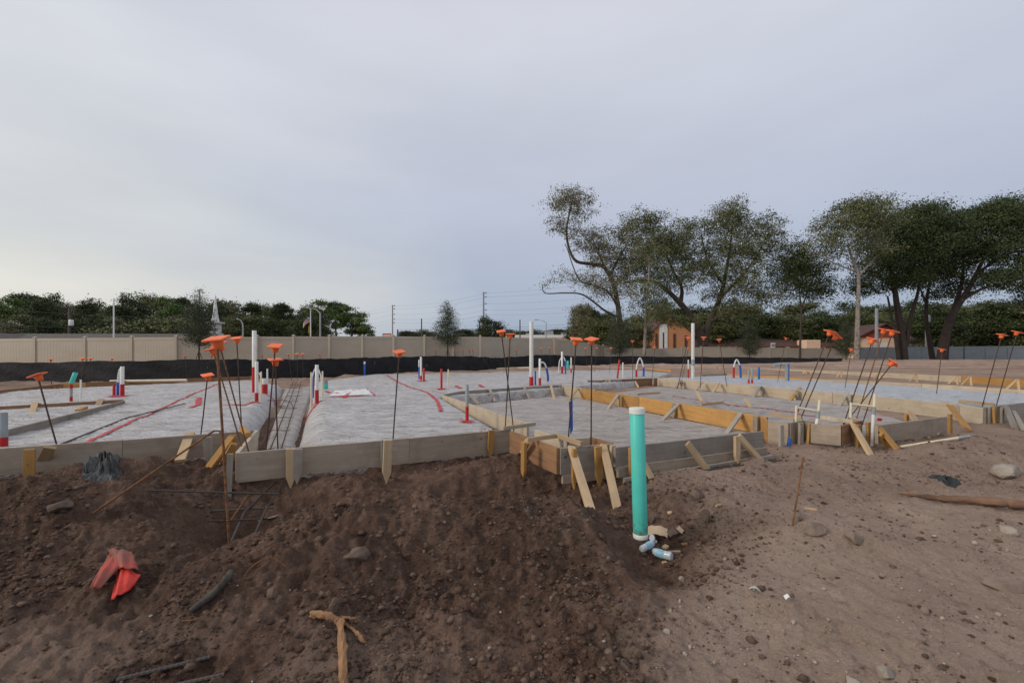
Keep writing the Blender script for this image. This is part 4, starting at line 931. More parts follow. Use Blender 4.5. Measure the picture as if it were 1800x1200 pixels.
def ftop(px):
    Yf = float(np.interp(px, [-200, 62, 310, 516, 746, 844, 972, 1030, 1100, 1160, 1480], [24.5, 23.2, 22.6, 23.6, 25.6, 26.6, 29.5, 36, 50, 58, 62]))
    py = float(np.interp(px, [-200, 62, 310, 516, 637, 844, 972, 1040, 1100, 1160, 1235, 1480], [596, 594.5, 592, 591, 590.5, 591.5, 594.5, 604, 611.5, 612.5, 609, 612.5]))
    return P(px, py, Yf)
px1 = [-188, -105, -22, 62, 150, 232, 310, 382, 452, 516, 579, 637, 692, 746, 796, 844, 890, 932, 972]
fence('tan vinyl privacy fence running in front of the low grey roof and the young trees', [ftop(x) for x in px1])
px2 = [972, 1004, 1034, 1060, 1082, 1100, 1130, 1165, 1198, 1232, 1263, 1294, 1325, 1353, 1382, 1408, 1436, 1462, 1490]
pp2 = [ftop(x) for x in px2]; pp2[0] = pp2[0] + Vector((.18, .12, 0))
fence('far tan vinyl fence running before the brick church and the long low building', pp2)
g0, g1 = P(1512, 610.5, 66), P(1850, 607, 62)
gr = thing('metal_fence', 'grey blue panel fence behind the big oak trunks', 'fence', g0 - Vector((0, 0, 1.9)))
ng = 9
for i in range(ng):
    a, b = g0.lerp(g1, i / ng), g0.lerp(g1, (i + 1) / ng); d = b - a; an = math.atan2(d.y, d.x); L = math.hypot(d.x, d.y)
    base = T(a - Vector((0, 0, 2.0))) @ Matrix.Rotation(an, 4, 'Z')
    link('panel', MB().quadbox((.04, -.02, 0), (L - .04, .02, 1.72)).mesh('panel'), M_['vinylg'], gr, base)
    link('top_rail', MB().quadbox((.02, -.05, 1.725), (L - .02, .05, 2.0)).mesh('top_rail'), M_['vinylg'], gr, base)
    link('post', MB().quadbox((-.07, -.07, -.4), (.018, .07, 2.02)).mesh('post'), M_['insul'] if i in (0, 5) else M_['vinylg'], gr, base)
# ---------------------------------------------------------------- silt fence
sf = [(-160, 640, 668, 17.2), (0, 637.5, 667, 17.4), (200, 634.5, 663, 17.6), (390, 631, 657, 18.2), (450, 631.5, 655, 18.6), (560, 631, 652, 19.8), (640, 628.5, 650, 21), (700, 626.5, 648, 22.4), (815, 625.5, 646, 24), (850, 627, 645.5, 24.5), (872, 629, 645, 25), (900, 627, 644.5, 25.6), (960, 623, 643, 27), (1010, 625.5, 642, 28), (1100, 626, 641, 30.5), (1230, 627, 641, 33), (1330, 628, 638, 36), (1420, 629, 634.5, 40), (1480, 629.5, 634, 43)]
vsf = []; fsf = []; stk = []
segs = []
for (a, b) in zip(sf, sf[1:]):
    n = 14
    for k in range(n): segs.append([a[i] + (b[i] - a[i]) * k / n for i in range(4)])
segs.append(list(sf[-1])); nv = 7
for i, (x, t, bt, Yf) in enumerate(segs):
    tp, bp = P(x, t, Yf), P(x, bt, Yf); bp.z = min(bp.z, h1(bp.x, bp.y)) - .05
    sag = .03 * math.sin(i * .55) + .02 * math.sin(i * 1.73)
    for j in range(nv):
        q = bp.lerp(tp, j / (nv - 1)); q.y += .05 * math.sin(i * .9 + j * .8) * math.sin(j / (nv - 1) * math.pi) + .04 * math.sin(i * .37); q.z += sag * j / (nv - 1) * .6
        vsf.append(tuple(q))
    if i:
        for j in range(nv - 1): k = i * nv + j; fsf.append((k - nv, k, k + 1, k + 1 - nv))
    if i % 16 == 8: stk.append((tp, bp))
sr = thing('silt_fence', 'sagging black silt fence fabric along the foot of the tan fence', 'fence', Vector(vsf[0]))
me = bpy.data.meshes.new('fabric'); me.from_pydata(vsf, [], fsf); me.update(); me.polygons.foreach_set('use_smooth', [True] * len(fsf)); link('fabric', me, M_['silt'], sr)
for tp, bp in stk: stick(sr, bp + Vector((0, .09, -.2)), tp + Vector((0, .09, -.02)), .04, .03, 'stakeg', 'stake')
# pale pipe lying by the far form
a, b = P(194, 670, 15.6), P(328, 668, 15.9)
tag(link('loose_pipe', MB().tube([Vector(), b - a], .05, 10).mesh('loose_pipe', smooth=True), M_['cream'], None, T(a)), 'long pale pipe lying along the far left form', 'pipe')
a, b = P(835, 649, 25.0), P(930, 646, 25.3)
tag(link('loose_pipe', MB().tube([Vector(), b - a], .05, 8).mesh('loose_pipe', smooth=True), M_['cream'], None, T(a)), 'pale pipe lying on the far form behind the tallest vent', 'pipe')
# ---------------------------------------------------------------- buildings
def box(n, lo, hi, m, root, base): return link(n, MB().quadbox(lo, hi).mesh(n), m, root, base)
def gable(n, x0, x1, y0, y1, z0, z1, m, root, base, over=.4, hip=0):
    ym = (y0 + y1) / 2
    v = [(x0 - over, y0 - over, z0), (x1 + over, y0 - over, z0), (x1 + over, y1 + over, z0), (x0 - over, y1 + over, z0), (x0 - over + hip, ym, z1), (x1 + over - hip, ym, z1)]
    return link(n, MB().poly(v, [(0, 1, 5, 4), (2, 3, 4, 5), (1, 2, 5), (3, 0, 4), (3, 2, 1, 0)]).mesh(n), m, root, base)
gz = .45
# left house
base = T((-60, 42, gz)); hr = thing('house', 'low house with long grey shingle roof behind the tan fence', 'house', base.translation)
box('wall', (0, 0, -.3), (27.5, 9, 1.9), M_['wallgrey'], hr, base); gable('roof', 0, 27.5, 0, 9, 1.9, 2.95, M_['roofg'], hr, base, hip=2)
box('wing_wall', (5.6, -3.0, -.3), (10.2, -.02, 1.9), M_['wallgrey'], hr, base)
link('wing_roof', MB().poly([(5.0, -3.6, 1.85), (10.8, -3.6, 1.85), (7.9, -3.6, 2.85), (5.0, 3, 1.85), (10.8, 3, 1.85), (7.9, 3.6, 2.85)], [(0, 2, 5, 3), (1, 4, 5, 2), (0, 1, 2)]).mesh('wing_roof'), M_['roofg'], hr, base)
link('gable_panel', MB().poly([(5.4, -3.63, 1.86), (10.4, -3.63, 1.86), (7.9, -3.63, 2.70)], [(0, 1, 2)]).mesh('gable_panel'), M_['wallgrey'], hr, base)
for s_ in (-1, 1): link('barge_board', MB().poly([(7.9 + s_ * 3.0, -3.68, 1.80), (7.9, -3.68, 2.84), (7.9, -3.68, 2.96), (7.9 + s_ * 3.0, -3.68, 1.92)], [(0, 1, 2, 3) if s_ < 0 else (3, 2, 1, 0)]).mesh('barge_board'), M_['white'], hr, base)
# white church with a steeple
base = T((-43.2, 62, gz)) @ Matrix.Scale(.46, 4); cr = thing('church', 'white church with a slender pointed steeple among the left wood', 'church', base.translation)
box('wall', (-9, 2, -.3), (9, 20, 5), M_['white'], cr, base); gable('roof', -9, 9, 2, 20, 5, 7.2, M_['roofg'], cr, base)
box('tower', (-1.5, -1.2, -.3), (1.5, 1.9, 8.3), M_['white'], cr, base); box('belfry', (-1.15, -.85, 8.3), (1.15, 1.5, 11.4), M_['white'], cr, base)
for x in (-.55, .55): box('louver', (x - .32, -.9, 8.9), (x + .32, -.84, 10.8), M_['greypvc'], cr, base)
box('cornice', (-1.8, -1.5, 11.4), (1.8, 2.1, 11.8), M_['white'], cr, base)
link('spire', MB().lathe([(1.15, 11.8), (.85, 13.5), (.05, 20.3), (.02, 20.9)], 8, (0, .3, 0)).mesh('spire'), M_['white'], cr, base)
# brick church on the right
base = T((27.2, 86, gz)); br = thing('brick_church', 'orange brick gabled church with a white panel behind the twin oak', 'church', base.translation)
link('wall', MB().poly([(0, 0, -.3), (9.6, 0, -.3), (9.6, 0, 4.6), (4.8, 0, 8.6), (0, 0, 4.6), (0, 14, -.3), (9.6, 14, -.3), (9.6, 14, 4.6), (4.8, 14, 8.6), (0, 14, 4.6)], [(0, 1, 2, 3, 4), (9, 8, 7, 6, 5), (1, 6, 7, 2), (0, 4, 9, 5)]).mesh('wall'), M_['brick'], br, base)
link('roof', MB().poly([(-.4, -.3, 4.3), (4.8, -.3, 8.7), (10.0, -.3, 4.3), (-.4, 14.5, 4.3), (4.8, 14.5, 8.7), (10.0, 14.5, 4.3), (-.4, -.3, 4.45), (4.8, -.3, 8.9), (10.0, -.3, 4.45), (-.4, 14.5, 4.45), (4.8, 14.5, 8.9), (10.0, 14.5, 4.45)], [(6, 7, 10, 9), (7, 8, 11, 10), (0, 1, 7, 6), (1, 2, 8, 7), (0, 3, 4, 1), (1, 4, 5, 2), (0, 6, 9, 3), (2, 5, 11, 8)]).mesh('roof'), M_['roofb'], br, base)
pnl = box('white_panel', (2.5, -.12, -.2), (4.1, -.003, 6.9), M_['white'], br, base); box('slit_window', (3.15, -.16, .8), (3.4, -.125, 5.2), M_['glass'], pnl, base)
for x in (1.7, 5.3, 7.6): box('pilaster', (x, -.1, -.2), (x + .45, -.003, 5.0 if x < 7 else 4.6), M_['roofb'], br, base)
# long low building
base = T((38.5, 96, gz)); lb = thing('low_building', 'long low building with dark brown roof and tan piers behind the far fence', 'building', base.translation)
box('wall', (0, 0, -.3), (39, 10, 2.6), M_['brick'], lb, base); gable('roof', 0, 39, 0, 10, 2.62, 4.6, M_['roofb'], lb, base, over=1.4, hip=3)
for x in (9.4, 22.5, 30.5, 34, 37.4): box('pier', (x, -1.2, -.3), (x + .7, -.6, 2.6), M_['peach'], lb, base)
box('entrance_block', (25.6, -3.2, -.3), (28.6, -.05, 4.0), M_['peach'], lb, base)
for x in (2, 5, 12, 15.5, 18.8, 31.6): w_ = box('window', (x, -.06, .7), (x + 1.5, -.004, 2.1), M_['white'], lb, base); box('pane', (x + .1, -.09, .8), (x + 1.4, -.062, 2.0), M_['glass'], w_, base)
# peach house
base = T((73, 90, gz)) @ Matrix.Rotation(math.radians(-8), 4, 'Z'); ph = thing('house', 'peach stucco house with red gable and brown roof behind the oak trunks', 'house', base.translation)
box('wall', (0, 0, -.3), (8.6, 12, 4.3), M_['peach'], ph, base)
link('gable_wall', MB().poly([(-.2, -.06, 4.3), (8.8, -.06, 4.3), (5.0, -.06, 6.9)], [(0, 1, 2)]).mesh('gable_wall'), M_['redgable'], ph, base)
link('roof', MB().poly([(-.9, -.6, 4.0), (5.0, -.6, 7.1), (9.4, -.6, 4.15), (-.9, 12.6, 4.0), (5.0, 12.6, 7.1), (9.4, 12.6, 4.15), (-.9, -.6, 4.2), (5.0, -.6, 7.35), (9.4, -.6, 4.35), (-.9, 12.6, 4.2), (5.0, 12.6, 7.35), (9.4, 12.6, 4.35)], [(6, 7, 10, 9), (7, 8, 11, 10), (0, 1, 7, 6), (1, 2, 8, 7), (0, 3, 4, 1), (1, 4, 5, 2), (2, 5, 11, 8), (0, 6, 9, 3)]).mesh('roof'), M_['roofb'], ph, base)
box('side_wing', (8.62, 1, -.3), (14, 10, 3.6), M_['stucco'] if 'stucco' in M_ else M_['concrete'], ph, base)
link('wing_roof', MB().poly([(8.0, .4, 3.62), (14.6, .4, 3.62), (14.6, 10.6, 3.62), (8.0, 10.6, 3.62), (8.0, 5.5, 5.6), (12.4, 5.5, 5.3)], [(0, 1, 5, 4), (2, 3, 4, 5), (1, 2, 5), (3, 2, 1, 0)]).mesh('wing_roof'), M_['roofb'], ph, base)
box('door', (3.4, -.08, -.2), (5.6, -.004, 3.3), M_['white'], ph, base); box('downpipe', (2.6, -.1, -.2), (2.75, -.004, 4.2), M_['greypvc'], ph, base)
# commercial block far away
base = T((1.5, 165, gz)); cb = thing('store_building', 'far flat-roofed white store beyond the bend of the tan fence', 'building', base.translation)
box('wall', (0, 0, -.3), (22, 18, 8.0), M_['peach'], cb, base); box('parapet', (-.3, -.3, 7.4), (22.3, 18.3, 8.6), M_['white'], cb, base)
for x, w_, h_ in ((11.5, 3.2, 1.7), (4, 1.5, .8), (18, 2, .9)): box('roof_unit', (x, 2, 8.6), (x + w_, 5, 8.6 + h_), M_['metal'], cb, base)
# parked car, small sign, street sign board
def car(base, m, label):
    c = thing('parked_car', label, 'car', base.translation)
    prof = [(-2.2, .35), (-2.25, .8), (-2.0, 1.0), (-1.3, 1.05), (-.7, 1.48), (.7, 1.52), (1.35, 1.05), (2.1, .92), (2.25, .6), (2.2, .35)]
    mb = MB(); n = len(prof)
    for y in (-.85, .85): mb.v += [(x, y * (.86 if z > 1.1 else 1), z) for x, z in prof]
    mb.f = [tuple(range(n))[::-1], tuple(range(n, 2 * n))] + [(i, (i + 1) % n, n + (i + 1) % n, n + i) for i in range(n)]
    link('body', mb.mesh('body', bevel=.04), m, c, base)
    for y in (-.87, .87): link('side_window', MB().poly([(-1.0, y * .98, 1.08), (1.1, y * .98, 1.08), (.65, y * .9, 1.42), (-.65, y * .9, 1.40)], [(0, 1, 2, 3) if y < 0 else (3, 2, 1, 0)]).mesh('side_window'), M_['glass'], c, base)
    for x in (-1.35, 1.35):
        for y in (-.8, .8): link('wheel', MB().tube([(x, y - .1, .32), (x, y + .1, .32)], .32, 16).mesh('wheel'), M_['insul'], c, base)
car(T((40.5, 76, gz + .35)), M_['white'], 'white parked car showing its roof over the far tan fence')
car(T((88, 72, gz + .25)), M_['metal'], 'silver parked car showing its roof over the grey fence')
car(T((78.5, 74, gz + .1)), M_['insul'], 'dark parked car showing its roof over the grey fence')
def pole_sign(base, w, h, z, m, label, m2=None):
    s_ = thing('sign', label, 'sign', base.translation); link('post', MB().quadbox((-.06, -.05, -.3), (.06, .05, z)).mesh('post'), M_['metal'], s_, base)
    b_ = link('board', MB().quadbox((-w / 2, -.06, z), (w / 2, .06, z + h)).mesh('board'), m, s_, base)
    if m2: link('face', MB().quadbox((-w * .43, -.075, z + h * .3), (w * .43, -.062, z + h * .75)).mesh('face'), m2, b_, base)
    return s_
pole_sign(T((46.5, 76, gz)), .75, .95, 1.9, M_['white'], 'small white notice sign before the long low building', M_['greypvc'])
pole_sign(T((-42.5, 145, gz)), 3.0, 1.5, 6.6, M_['redgable'], 'dark red roadside sign with a pale band above the fence', M_['peach'])
# ---------------------------------------------------------------- poles, lamps, wires, flag
def upole(px, ytop, Yp, r, m, label, arms=(), group=None, parts=None):
    b = P(px, 600, Yp); b.z = gz - .5; t = P(px, ytop, Yp); h = t.z - b.z
    o = thing('utility_pole', label, 'pole', b, group)
    link('shaft', MB().tube([(0, 0, 0), (0, 0, h)], [r * 1.25, r], 10).mesh('shaft', smooth=True), m, o, T(b))
    for dz, L in arms:
        link('insulator', MB().tube([(0, 0, h - dz), (L, 0, h - dz + .15)], .07, 6).tube([(L, 0, h - dz - .25), (L, 0, h - dz + .35)], .13, 8).mesh('insulator'), M_['insul'], o, T(b))
    return o, b, h
u1 = upole(850, 513, 150, .27, M_['concrete'], 'tall concrete transmission pole with stacked insulators near the rounded tree', [(.4, .9), (1.8, .9), (4.2, .9), (6.4, .9), (8.0, .9)])
u2 = upole(690, 536, 192, .27, M_['concrete'], 'tall concrete transmission pole with stacked insulators near the red sign', [(.4, .9), (1.8, .9), (4.2, .9), (6.4, .9), (8.0, .9)])
upole(741, 560, 150, .2, M_['polewood'], 'plain dark wooden pole between the sign and the planted tree')
upole(843, 564, 140, .22, M_['polewood'], 'stout dark pole left of the transmission pole'); upole(914, 562, 150, .2, M_['polewood'], 'slim dark pole right of the rounded tree'); upole(699, 579, 150, .25, M_['polewood'], 'short dark pole beside the red sign')
o, b, h = upole(122, 540, 60, .14, M_['polewood'], 'wooden pole with a white transformer in the left wood'); link('transformer', MB().lathe([(.01, 0), (.25, .02), (.27, .1), (.27, .75), (.2, .85), (.01, .86)], 12, (.35, -.1, h - 2.6)).mesh('transformer', smooth=True), M_['white'], o, T(b))
o, b, h = upole(1628, 540, 68, .13, M_['concrete'], 'slim pole with a grey transformer between the oak trunks'); link('transformer', MB().lathe([(.01, 0), (.28, .02), (.3, .1), (.3, 1.0), (.2, 1.1), (.01, 1.12)], 12, (-.1, -.4, h - 2.4)).mesh('transformer', smooth=True), M_['metal'], o, T(b))
upole(1541, 542, 80, .25, M_['greypvc'], 'thick grey steel pole beside the peach house')
o, b, h = upole(200, 524, 44, .06, M_['white'], 'thin white antenna mast rising over the low grey roof'); link('crossbar', MB().quadbox((-.35, -.02, h - .3), (.35, .02, h - .25)).mesh('crossbar'), M_['white'], o, T(b))
def lamp(px, ytop, Yp, L, label):
    b = P(px, 600, Yp); b.z = gz - .5; h = P(px, ytop, Yp).z - b.z; o = thing('street_lamp', label, 'street lamp', b)
    link('post', MB().tube([(0, 0, 0), (0, 0, h - .8)], [.16, .1], 8).mesh('post', smooth=True), M_['metal'], o, T(b))
    link('arm', MB().tube([(0, 0, h - .8), (L * .3, 0, h - .25), (L * .8, 0, h)], [.09, .07, .05], 6).mesh('arm', smooth=True), M_['metal'], o, T(b))
    link('head', MB().quadbox((min(L * .75, L * 1.1), -.15, h - .1), (max(L * .75, L * 1.1), .15, h + .12)).mesh('head', bevel=.04), M_['metal'], o, T(b))
lamp(563, 541, 62, -1.9, 'curved-arm street lamp beside the flagpole'); lamp(960, 562, 120, -3.0, 'curved-arm street lamp over the far white store'); lamp(427, 561, 62, -.8, 'short street lamp right of the church steeple')
b = P(546, 600, 61); b.z = gz - .4; h = P(546, 545, 61).z - b.z; fp = thing('flagpole', 'white flagpole in front of the left wood', 'flagpole', b); link('shaft', MB().tube([(0, 0, 0), (0, 0, h)], [.11, .06], 10).mesh('shaft', smooth=True), M_['white'], fp, T(b)); link('finial', MB().lathe([(.001, 0), (.11, .08), (.11, .14), (.001, .22)], 10, (0, 0, h)).mesh('finial', smooth=True), M_['white'], fp, T(b))
def flag(z, w, h_, mats, label, ang, droop):
    f = thing('flag', label, 'flag', b + Vector((-.08, 0, z)))
    for k in range(7 if len(mats) > 1 else 1):
        n = 7 if len(mats) > 1 else 1; vs_ = []; fs = []
        for i in range(9):
            t = i / 8; x = -w * t * math.cos(ang); y = .12 * math.sin(t * 7); zz = -w * t * math.sin(ang) - droop * t * t
            vs_ += [(x, y, zz - h_ * k / n), (x, y + .02, zz - h_ * (k + 1) / n)]
            if i: fs.append((2 * i - 2, 2 * i, 2 * i + 1, 2 * i - 1))
        me = bpy.data.meshes.new('stripe'); me.from_pydata(vs_, [], fs); me.update(); link('stripe' if n > 1 else 'cloth', me, mats[k % len(mats)], f, LOC[f.name])
    if len(mats) > 1: link('canton', MB().poly([(0, -.06, .02), (-.5, .02, -.2), (-.5, .02, -.62), (0, -.06, -.4)], [(3, 2, 1, 0)]).mesh('canton'), mat('navy_canton', (.03, .04, .12), (.3, .3, .36), scale=6, rough=.8), f, LOC[f.name])
    return f
flag(h - .9, 1.15, .75, [M_['redgable'], M_['white']], 'red and white striped flag with dark canton drooping from the flagpole', .45, .5)
flag(h - 2.0, .4, 1.0, [M_['yellow']], 'narrow yellow flag hanging under the striped flag', .9, .3)
def wire(a, b, sag, label, group='overhead wires', r=.017):
    pts = [a.lerp(b, t / 16) - Vector((0, 0, sag * 4 * (t / 16) * (1 - t / 16))) for t in range(17)]
    tag(link('power_line', MB().tube([p - a for p in pts], r, 4).mesh('power_line'), M_['insul'], None, T(a)), label, 'wire', group)
tp1 = u1[1] + Vector((.9, 0, u1[2])); tp2 = u2[1] + Vector((.9, 0, u2[2])); stp = tp1 - tp2
for dz in (.4, 1.8, 4.2, 6.4, 8.0):
    z = Vector((0, 0, -dz)); wire(tp2 + z, tp1 + z, 1.2, 'thin power line strung between the two transmission poles'); wire(tp1 + z, tp1 + stp * 1.4 + z, 1.6, 'thin power line running from the taller transmission pole into the oaks'); wire(tp2 + z, tp2 - stp * 1.2 + z, 1.2, 'thin power line running from the red sign pole to the wood')
for k, (ya, yb) in enumerate(((573, 563), (577, 567), (581, 572))):
    wire(P(700, ya + 6, 150), P(1090, yb, 110), .8, 'low service wire crossing behind the planted tree', r=.03)
wire(P(-60, 540, 60), P(560, 556, 75), .8, 'service wire running along the left wood', r=.025); wire(P(-60, 567, 60), P(560, 572, 75), .8, 'service wire running along the left wood', r=.025)
# ---------------------------------------------------------------- trees
rt = np.random.RandomState(77)
def leaf_mesh(name, C, tint, size, aspect=.55, droop=.0):
    n = len(C); d = rt.normal(size=(n, 3)); d[:, 2] = d[:, 2] * .7 - droop; d /= np.linalg.norm(d, axis=1)[:, None]
    r = rt.normal(size=(n, 3)); w = np.cross(d, r); w /= np.linalg.norm(w, axis=1)[:, None]
    s = (size * (.6 + .8 * rt.rand(n)))[:, None]
    a = C - d * s * .5; e = C + d * s * .5; k = w * s * aspect * .5
    V = np.stack([a, C + k, e, C - k], 1).reshape(-1, 3)
    me = np_mesh(name, V, np.arange(4 * n).reshape(n, 4))
    at = me.attributes.new('tint', 'FLOAT', 'POINT'); at.data.foreach_set('value', np.repeat(np.clip(tint, 0, 1).astype(np.float32), 4))
    return me
def clumps(blobs, leaves, spread):
    """blobs: (centre, radii, n clumps) -> clump centres, leaf positions, tints"""
    CC = []; LP = []; TT = []
    for c, r, n in blobs:
        d = rt.normal(size=(n, 3)); d /= np.linalg.norm(d, axis=1)[:, None]
        rad = rt.rand(n) ** .5; far_ = rt.rand(n) < .12; rad = np.where(far_, rt.uniform(.95, 1.25, n), rad)
        cc = np.array(c) + d * rad[:, None] * np.array(r)
        CC.append(cc)
        p = cc[:, None, :] + rt.normal(size=(n, leaves, 3)) * spread * np.array([1, 1, .6]) * (.5 + rt.rand(n))[:, None, None]
        LP.append(p.reshape(-1, 3)); t = rt.rand(n) * .75
        TT.append((t[:, None] + rt.rand(n, leaves) * .3).ravel())
    return np.concatenate(CC), np.concatenate(LP), np.concatenate(TT)
def limbs(mb, skel, CC, n, r0=.05, rs_=.015):
    S = []
    for pts, rad in skel:
        for a, b in zip(pts, pts[1:]):
            for k in range(6): S.append(a.lerp(b, k / 6))
        mb.tube(pts, rad, 8)
    A = np.array([tuple(s_) for s_ in S]); pick = rt.permutation(len(CC))[:n]
    lo = A[:, 2].min() + (A[:, 2].max() - A[:, 2].min()) * .25
    A2 = A[A[:, 2] > lo]
    nodes = list(A2)
    order = sorted(pick, key=lambda i: np.min(np.linalg.norm(A2 - CC[i], axis=1)))
    for i in order:
        N_ = np.array(nodes); dd = np.linalg.norm(N_ - CC[i], axis=1) + .4 * np.maximum(0, N_[:, 2] - CC[i][2])
        j = int(dd.argmin()); a = Vector(N_[j]); b = Vector(CC[i]); L = (b - a).length
        if L < .05: continue
        m = a.lerp(b, .5) + Vector(rt.normal(size=3) * L * .10) + Vector((0, 0, -.06 * L))
        r1 = min(r0, .018 * L + .02); mb.tube([a, m, b], [r1, r1 * .7, rs_], 4, False)
        nodes.append(np.array(m)); nodes.append(np.array(b))
def curve(pts, n=4):
    out = []; k = len(pts)
    for i in range(k - 1):
        p0, p1, p2, p3 = pts[max(i - 1, 0)], pts[i], pts[i + 1], pts[min(i + 2, k - 1)]
        for q in range(n):
            t = q / n; out.append(.5 * ((2 * p1) + (-p0 + p2) * t + (2 * p0 - 5 * p1 + 4 * p2 - p3) * t * t + (-p0 + 3 * p1 - 3 * p2 + p3) * t ** 3))
    return out + [pts[-1]]
def hero(name, label, Y, stems, blobs, bark, leaf, nl=16, spread=.42, size=.30, nlimb=120, cat='tree', group=None, dens=1.0, r0=.09, lm=1.55):
    """stems: [(pixel points (x, y, dY), r start, r end)]; blobs: (x, y, rx, ry, dY, ry depth, n) in pixels at depth Y"""
    k = Y / F; sk = []
    for pts, ra, rb in stems:
        c = curve([P(x, y, Y + dy) for x, y, dy in pts]); n = len(c); sk.append((c, [ra + (rb - ra) * (i / (n - 1)) ** .8 for i in range(n)]))
    base = sk[0][0][0].copy(); zg = h1(base.x, base.y); sk[0][0][0].z = min(sk[0][0][0].z, zg - .2); base.z = zg
    bl = [(tuple(P(x, y, Y + dy)), (rx * k, rd, ry * k), max(4, int(n * dens * lm))) for x, y, rx, ry, dy, rd, n in blobs]
    CC, LP, TT = clumps(bl, int(nl * 1.9), spread * 1.12); size *= .66
    root = thing(name, label, cat, base, group)
    mb = MB(); limbs(mb, sk, CC, nlimb, r0)
    link('trunk', mb.mesh('trunk', smooth=True), bark, root)
    link('crown', leaf_mesh('crown', LP, TT, size), leaf, root)
    return root
# leaning oak on the left of the group
hero('oak_tree', 'leaning oak with a tall sparse left crown and bare low limb', 57,
    [([(1092, 634, 0), (1090, 570, 0), (1081, 510, 0), (1064, 472, .5), (1040, 464, .5), (1013, 459, 0), (1000, 436, 0), (996, 405, 0), (1002, 370, 0), (1008, 345, 0)], .42, .08),
     ([(1086, 540, 0), (1068, 512, -.5), (1040, 500, -1), (1020, 494, -1), (1008, 470, -1), (998, 440, -1), (993, 428, -1)], .16, .04),
     ([(1090, 560, 0), (1062, 545, -1), (1048, 534, -1.5), (1022, 517, -2), (990, 515, -2), (958, 515, -2), (953, 500, -2)], .17, .05),
     ([(1072, 484, 0), (1090, 450, 1), (1105, 425, 1)], .2, .06), ([(1064, 472, .5), (1050, 440, 0), (1040, 415, 0)], .15, .05)],
    [(1008, 350, 44, 24, 0, 2.6, 74), (1010, 374, 40, 20, 0, 2.4, 34), (986, 352, 22, 18, 0, 1.5, 20), (985, 396, 26, 16, 0, 2, 24), (1012, 408, 30, 18, 0, 2, 26), (1045, 425, 36, 26, .5, 2.6, 90), (1064, 452, 38, 24, .5, 2.6, 90), (1100, 430, 30, 40, 1, 3, 80),
     (1030, 490, 34, 16, -1, 2, 30), (985, 490, 26, 18, -2, 1.5, 10), (1060, 510, 40, 22, -1, 2.5, 50), (1095, 490, 40, 30, 1, 3, 80), (965, 500, 10, 12, -2, 1, 4)],
    M_['bark'], LF['dry'], 15, .38, .30, 330, r0=.07)
hero('oak_tree', 'big twin-trunked oak with a broad grey green crown before the brick church', 60,
    [([(1236, 634, 0), (1233, 596, 0), (1222, 568, 0), (1206, 545, 0), (1190, 527, 0), (1172, 510, 0), (1150, 496, 0), (1120, 493, -1), (1095, 498, -1)], .75, .10),
     ([(1238, 634, 0), (1240, 590, 0), (1250, 560, 0), (1264, 528, 0), (1272, 500, 0), (1278, 468, 0), (1284, 430, 0), (1288, 385, 0)], .6, .09),
     ([(1196, 533, 0), (1198, 505, 1), (1180, 470, 1), (1165, 430, 1)], .35, .07), ([(1266, 522, 0), (1300, 490, -1), (1330, 450, -1), (1350, 410, -1)], .26, .06), ([(1272, 500, 0), (1245, 460, 1), (1232, 410, 1)], .24, .06), ([(1248, 566, 0), (1290, 545, -2), (1330, 548, -2), (1350, 540, -2)], .2, .05)],
    [(1125, 390, 34, 24, 0, 2.5, 62), (1100, 408, 22, 18, 0, 2, 26), (1150, 388, 24, 14, 0, 2, 26), (1160, 425, 48, 34, 1, 4, 190), (1130, 465, 46, 32, 0, 4, 150), (1195, 440, 44, 42, 1, 4, 210), (1180, 490, 52, 26, 0, 4, 130), (1215, 400, 30, 16, 1, 2.5, 34),
     (1285, 375, 26, 24, 0, 2.6, 64), (1262, 392, 28, 24, 0, 3, 64), (1300, 400, 34, 26, 0, 3, 80), (1350, 400, 22, 26, -1, 2.4, 44), (1360, 430, 20, 26, -1, 2, 34), (1275, 440, 44, 36, 0, 4, 150), (1325, 445, 40, 36, -1, 3.5, 110), (1235, 470, 36, 30, 0, 3.5, 90),
     (1300, 490, 52, 26, -1, 4, 130), (1340, 520, 36, 22, -2, 3, 70), (1255, 520, 40, 18, 0, 3, 40), (1150, 530, 40, 22, 0, 3, 60), (1300, 545, 44, 14, -2, 3, 40), (1165, 560, 26, 12, -2, 2, 34), (1205, 566, 22, 10, -2, 2, 26)],
    M_['bark'], LF['oak'], 17, .40, .31, 520, r0=.08)
hero('oak_tree', 'slender lichen-pale tree standing before the leaning oak', 47,
    [([(1132, 640, 0), (1134, 590, 0), (1136, 540, 0), (1140, 500, 0), (1141, 450, 0)], .22, .06), ([(1134, 580, 0), (1150, 555, -.5), (1165, 535, -.5)], .1, .03)],
    [(1140, 440, 30, 34, 0, 2, 50), (1130, 510, 32, 24, 0, 2, 44), (1160, 545, 26, 18, -.5, 1.6, 40), (1120, 560, 26, 20, 0, 1.6, 30)], M_['barkp'], LF['oak'], 14, .34, .26, 110)
hero('oak_tree', 'thin bare-trunked tree with a dark crown right of the twin oak', 56,
    [([(1406, 634, 0), (1407, 590, 0), (1408, 545, 0), (1404, 500, 0), (1400, 460, 0)], .16, .05), ([(1408, 545, 0), (1425, 500, 0), (1440, 470, 0)], .1, .04)],
    [(1400, 450, 30, 30, 0, 2.5, 110), (1385, 480, 28, 24, 0, 2.5, 90), (1425, 470, 34, 30, 0, 3, 120), (1405, 505, 40, 22, 0, 3, 80), (1440, 510, 34, 20, 0, 2.5, 60)], M_['bark'], LF['dark'], 16, .40, .31, 130)
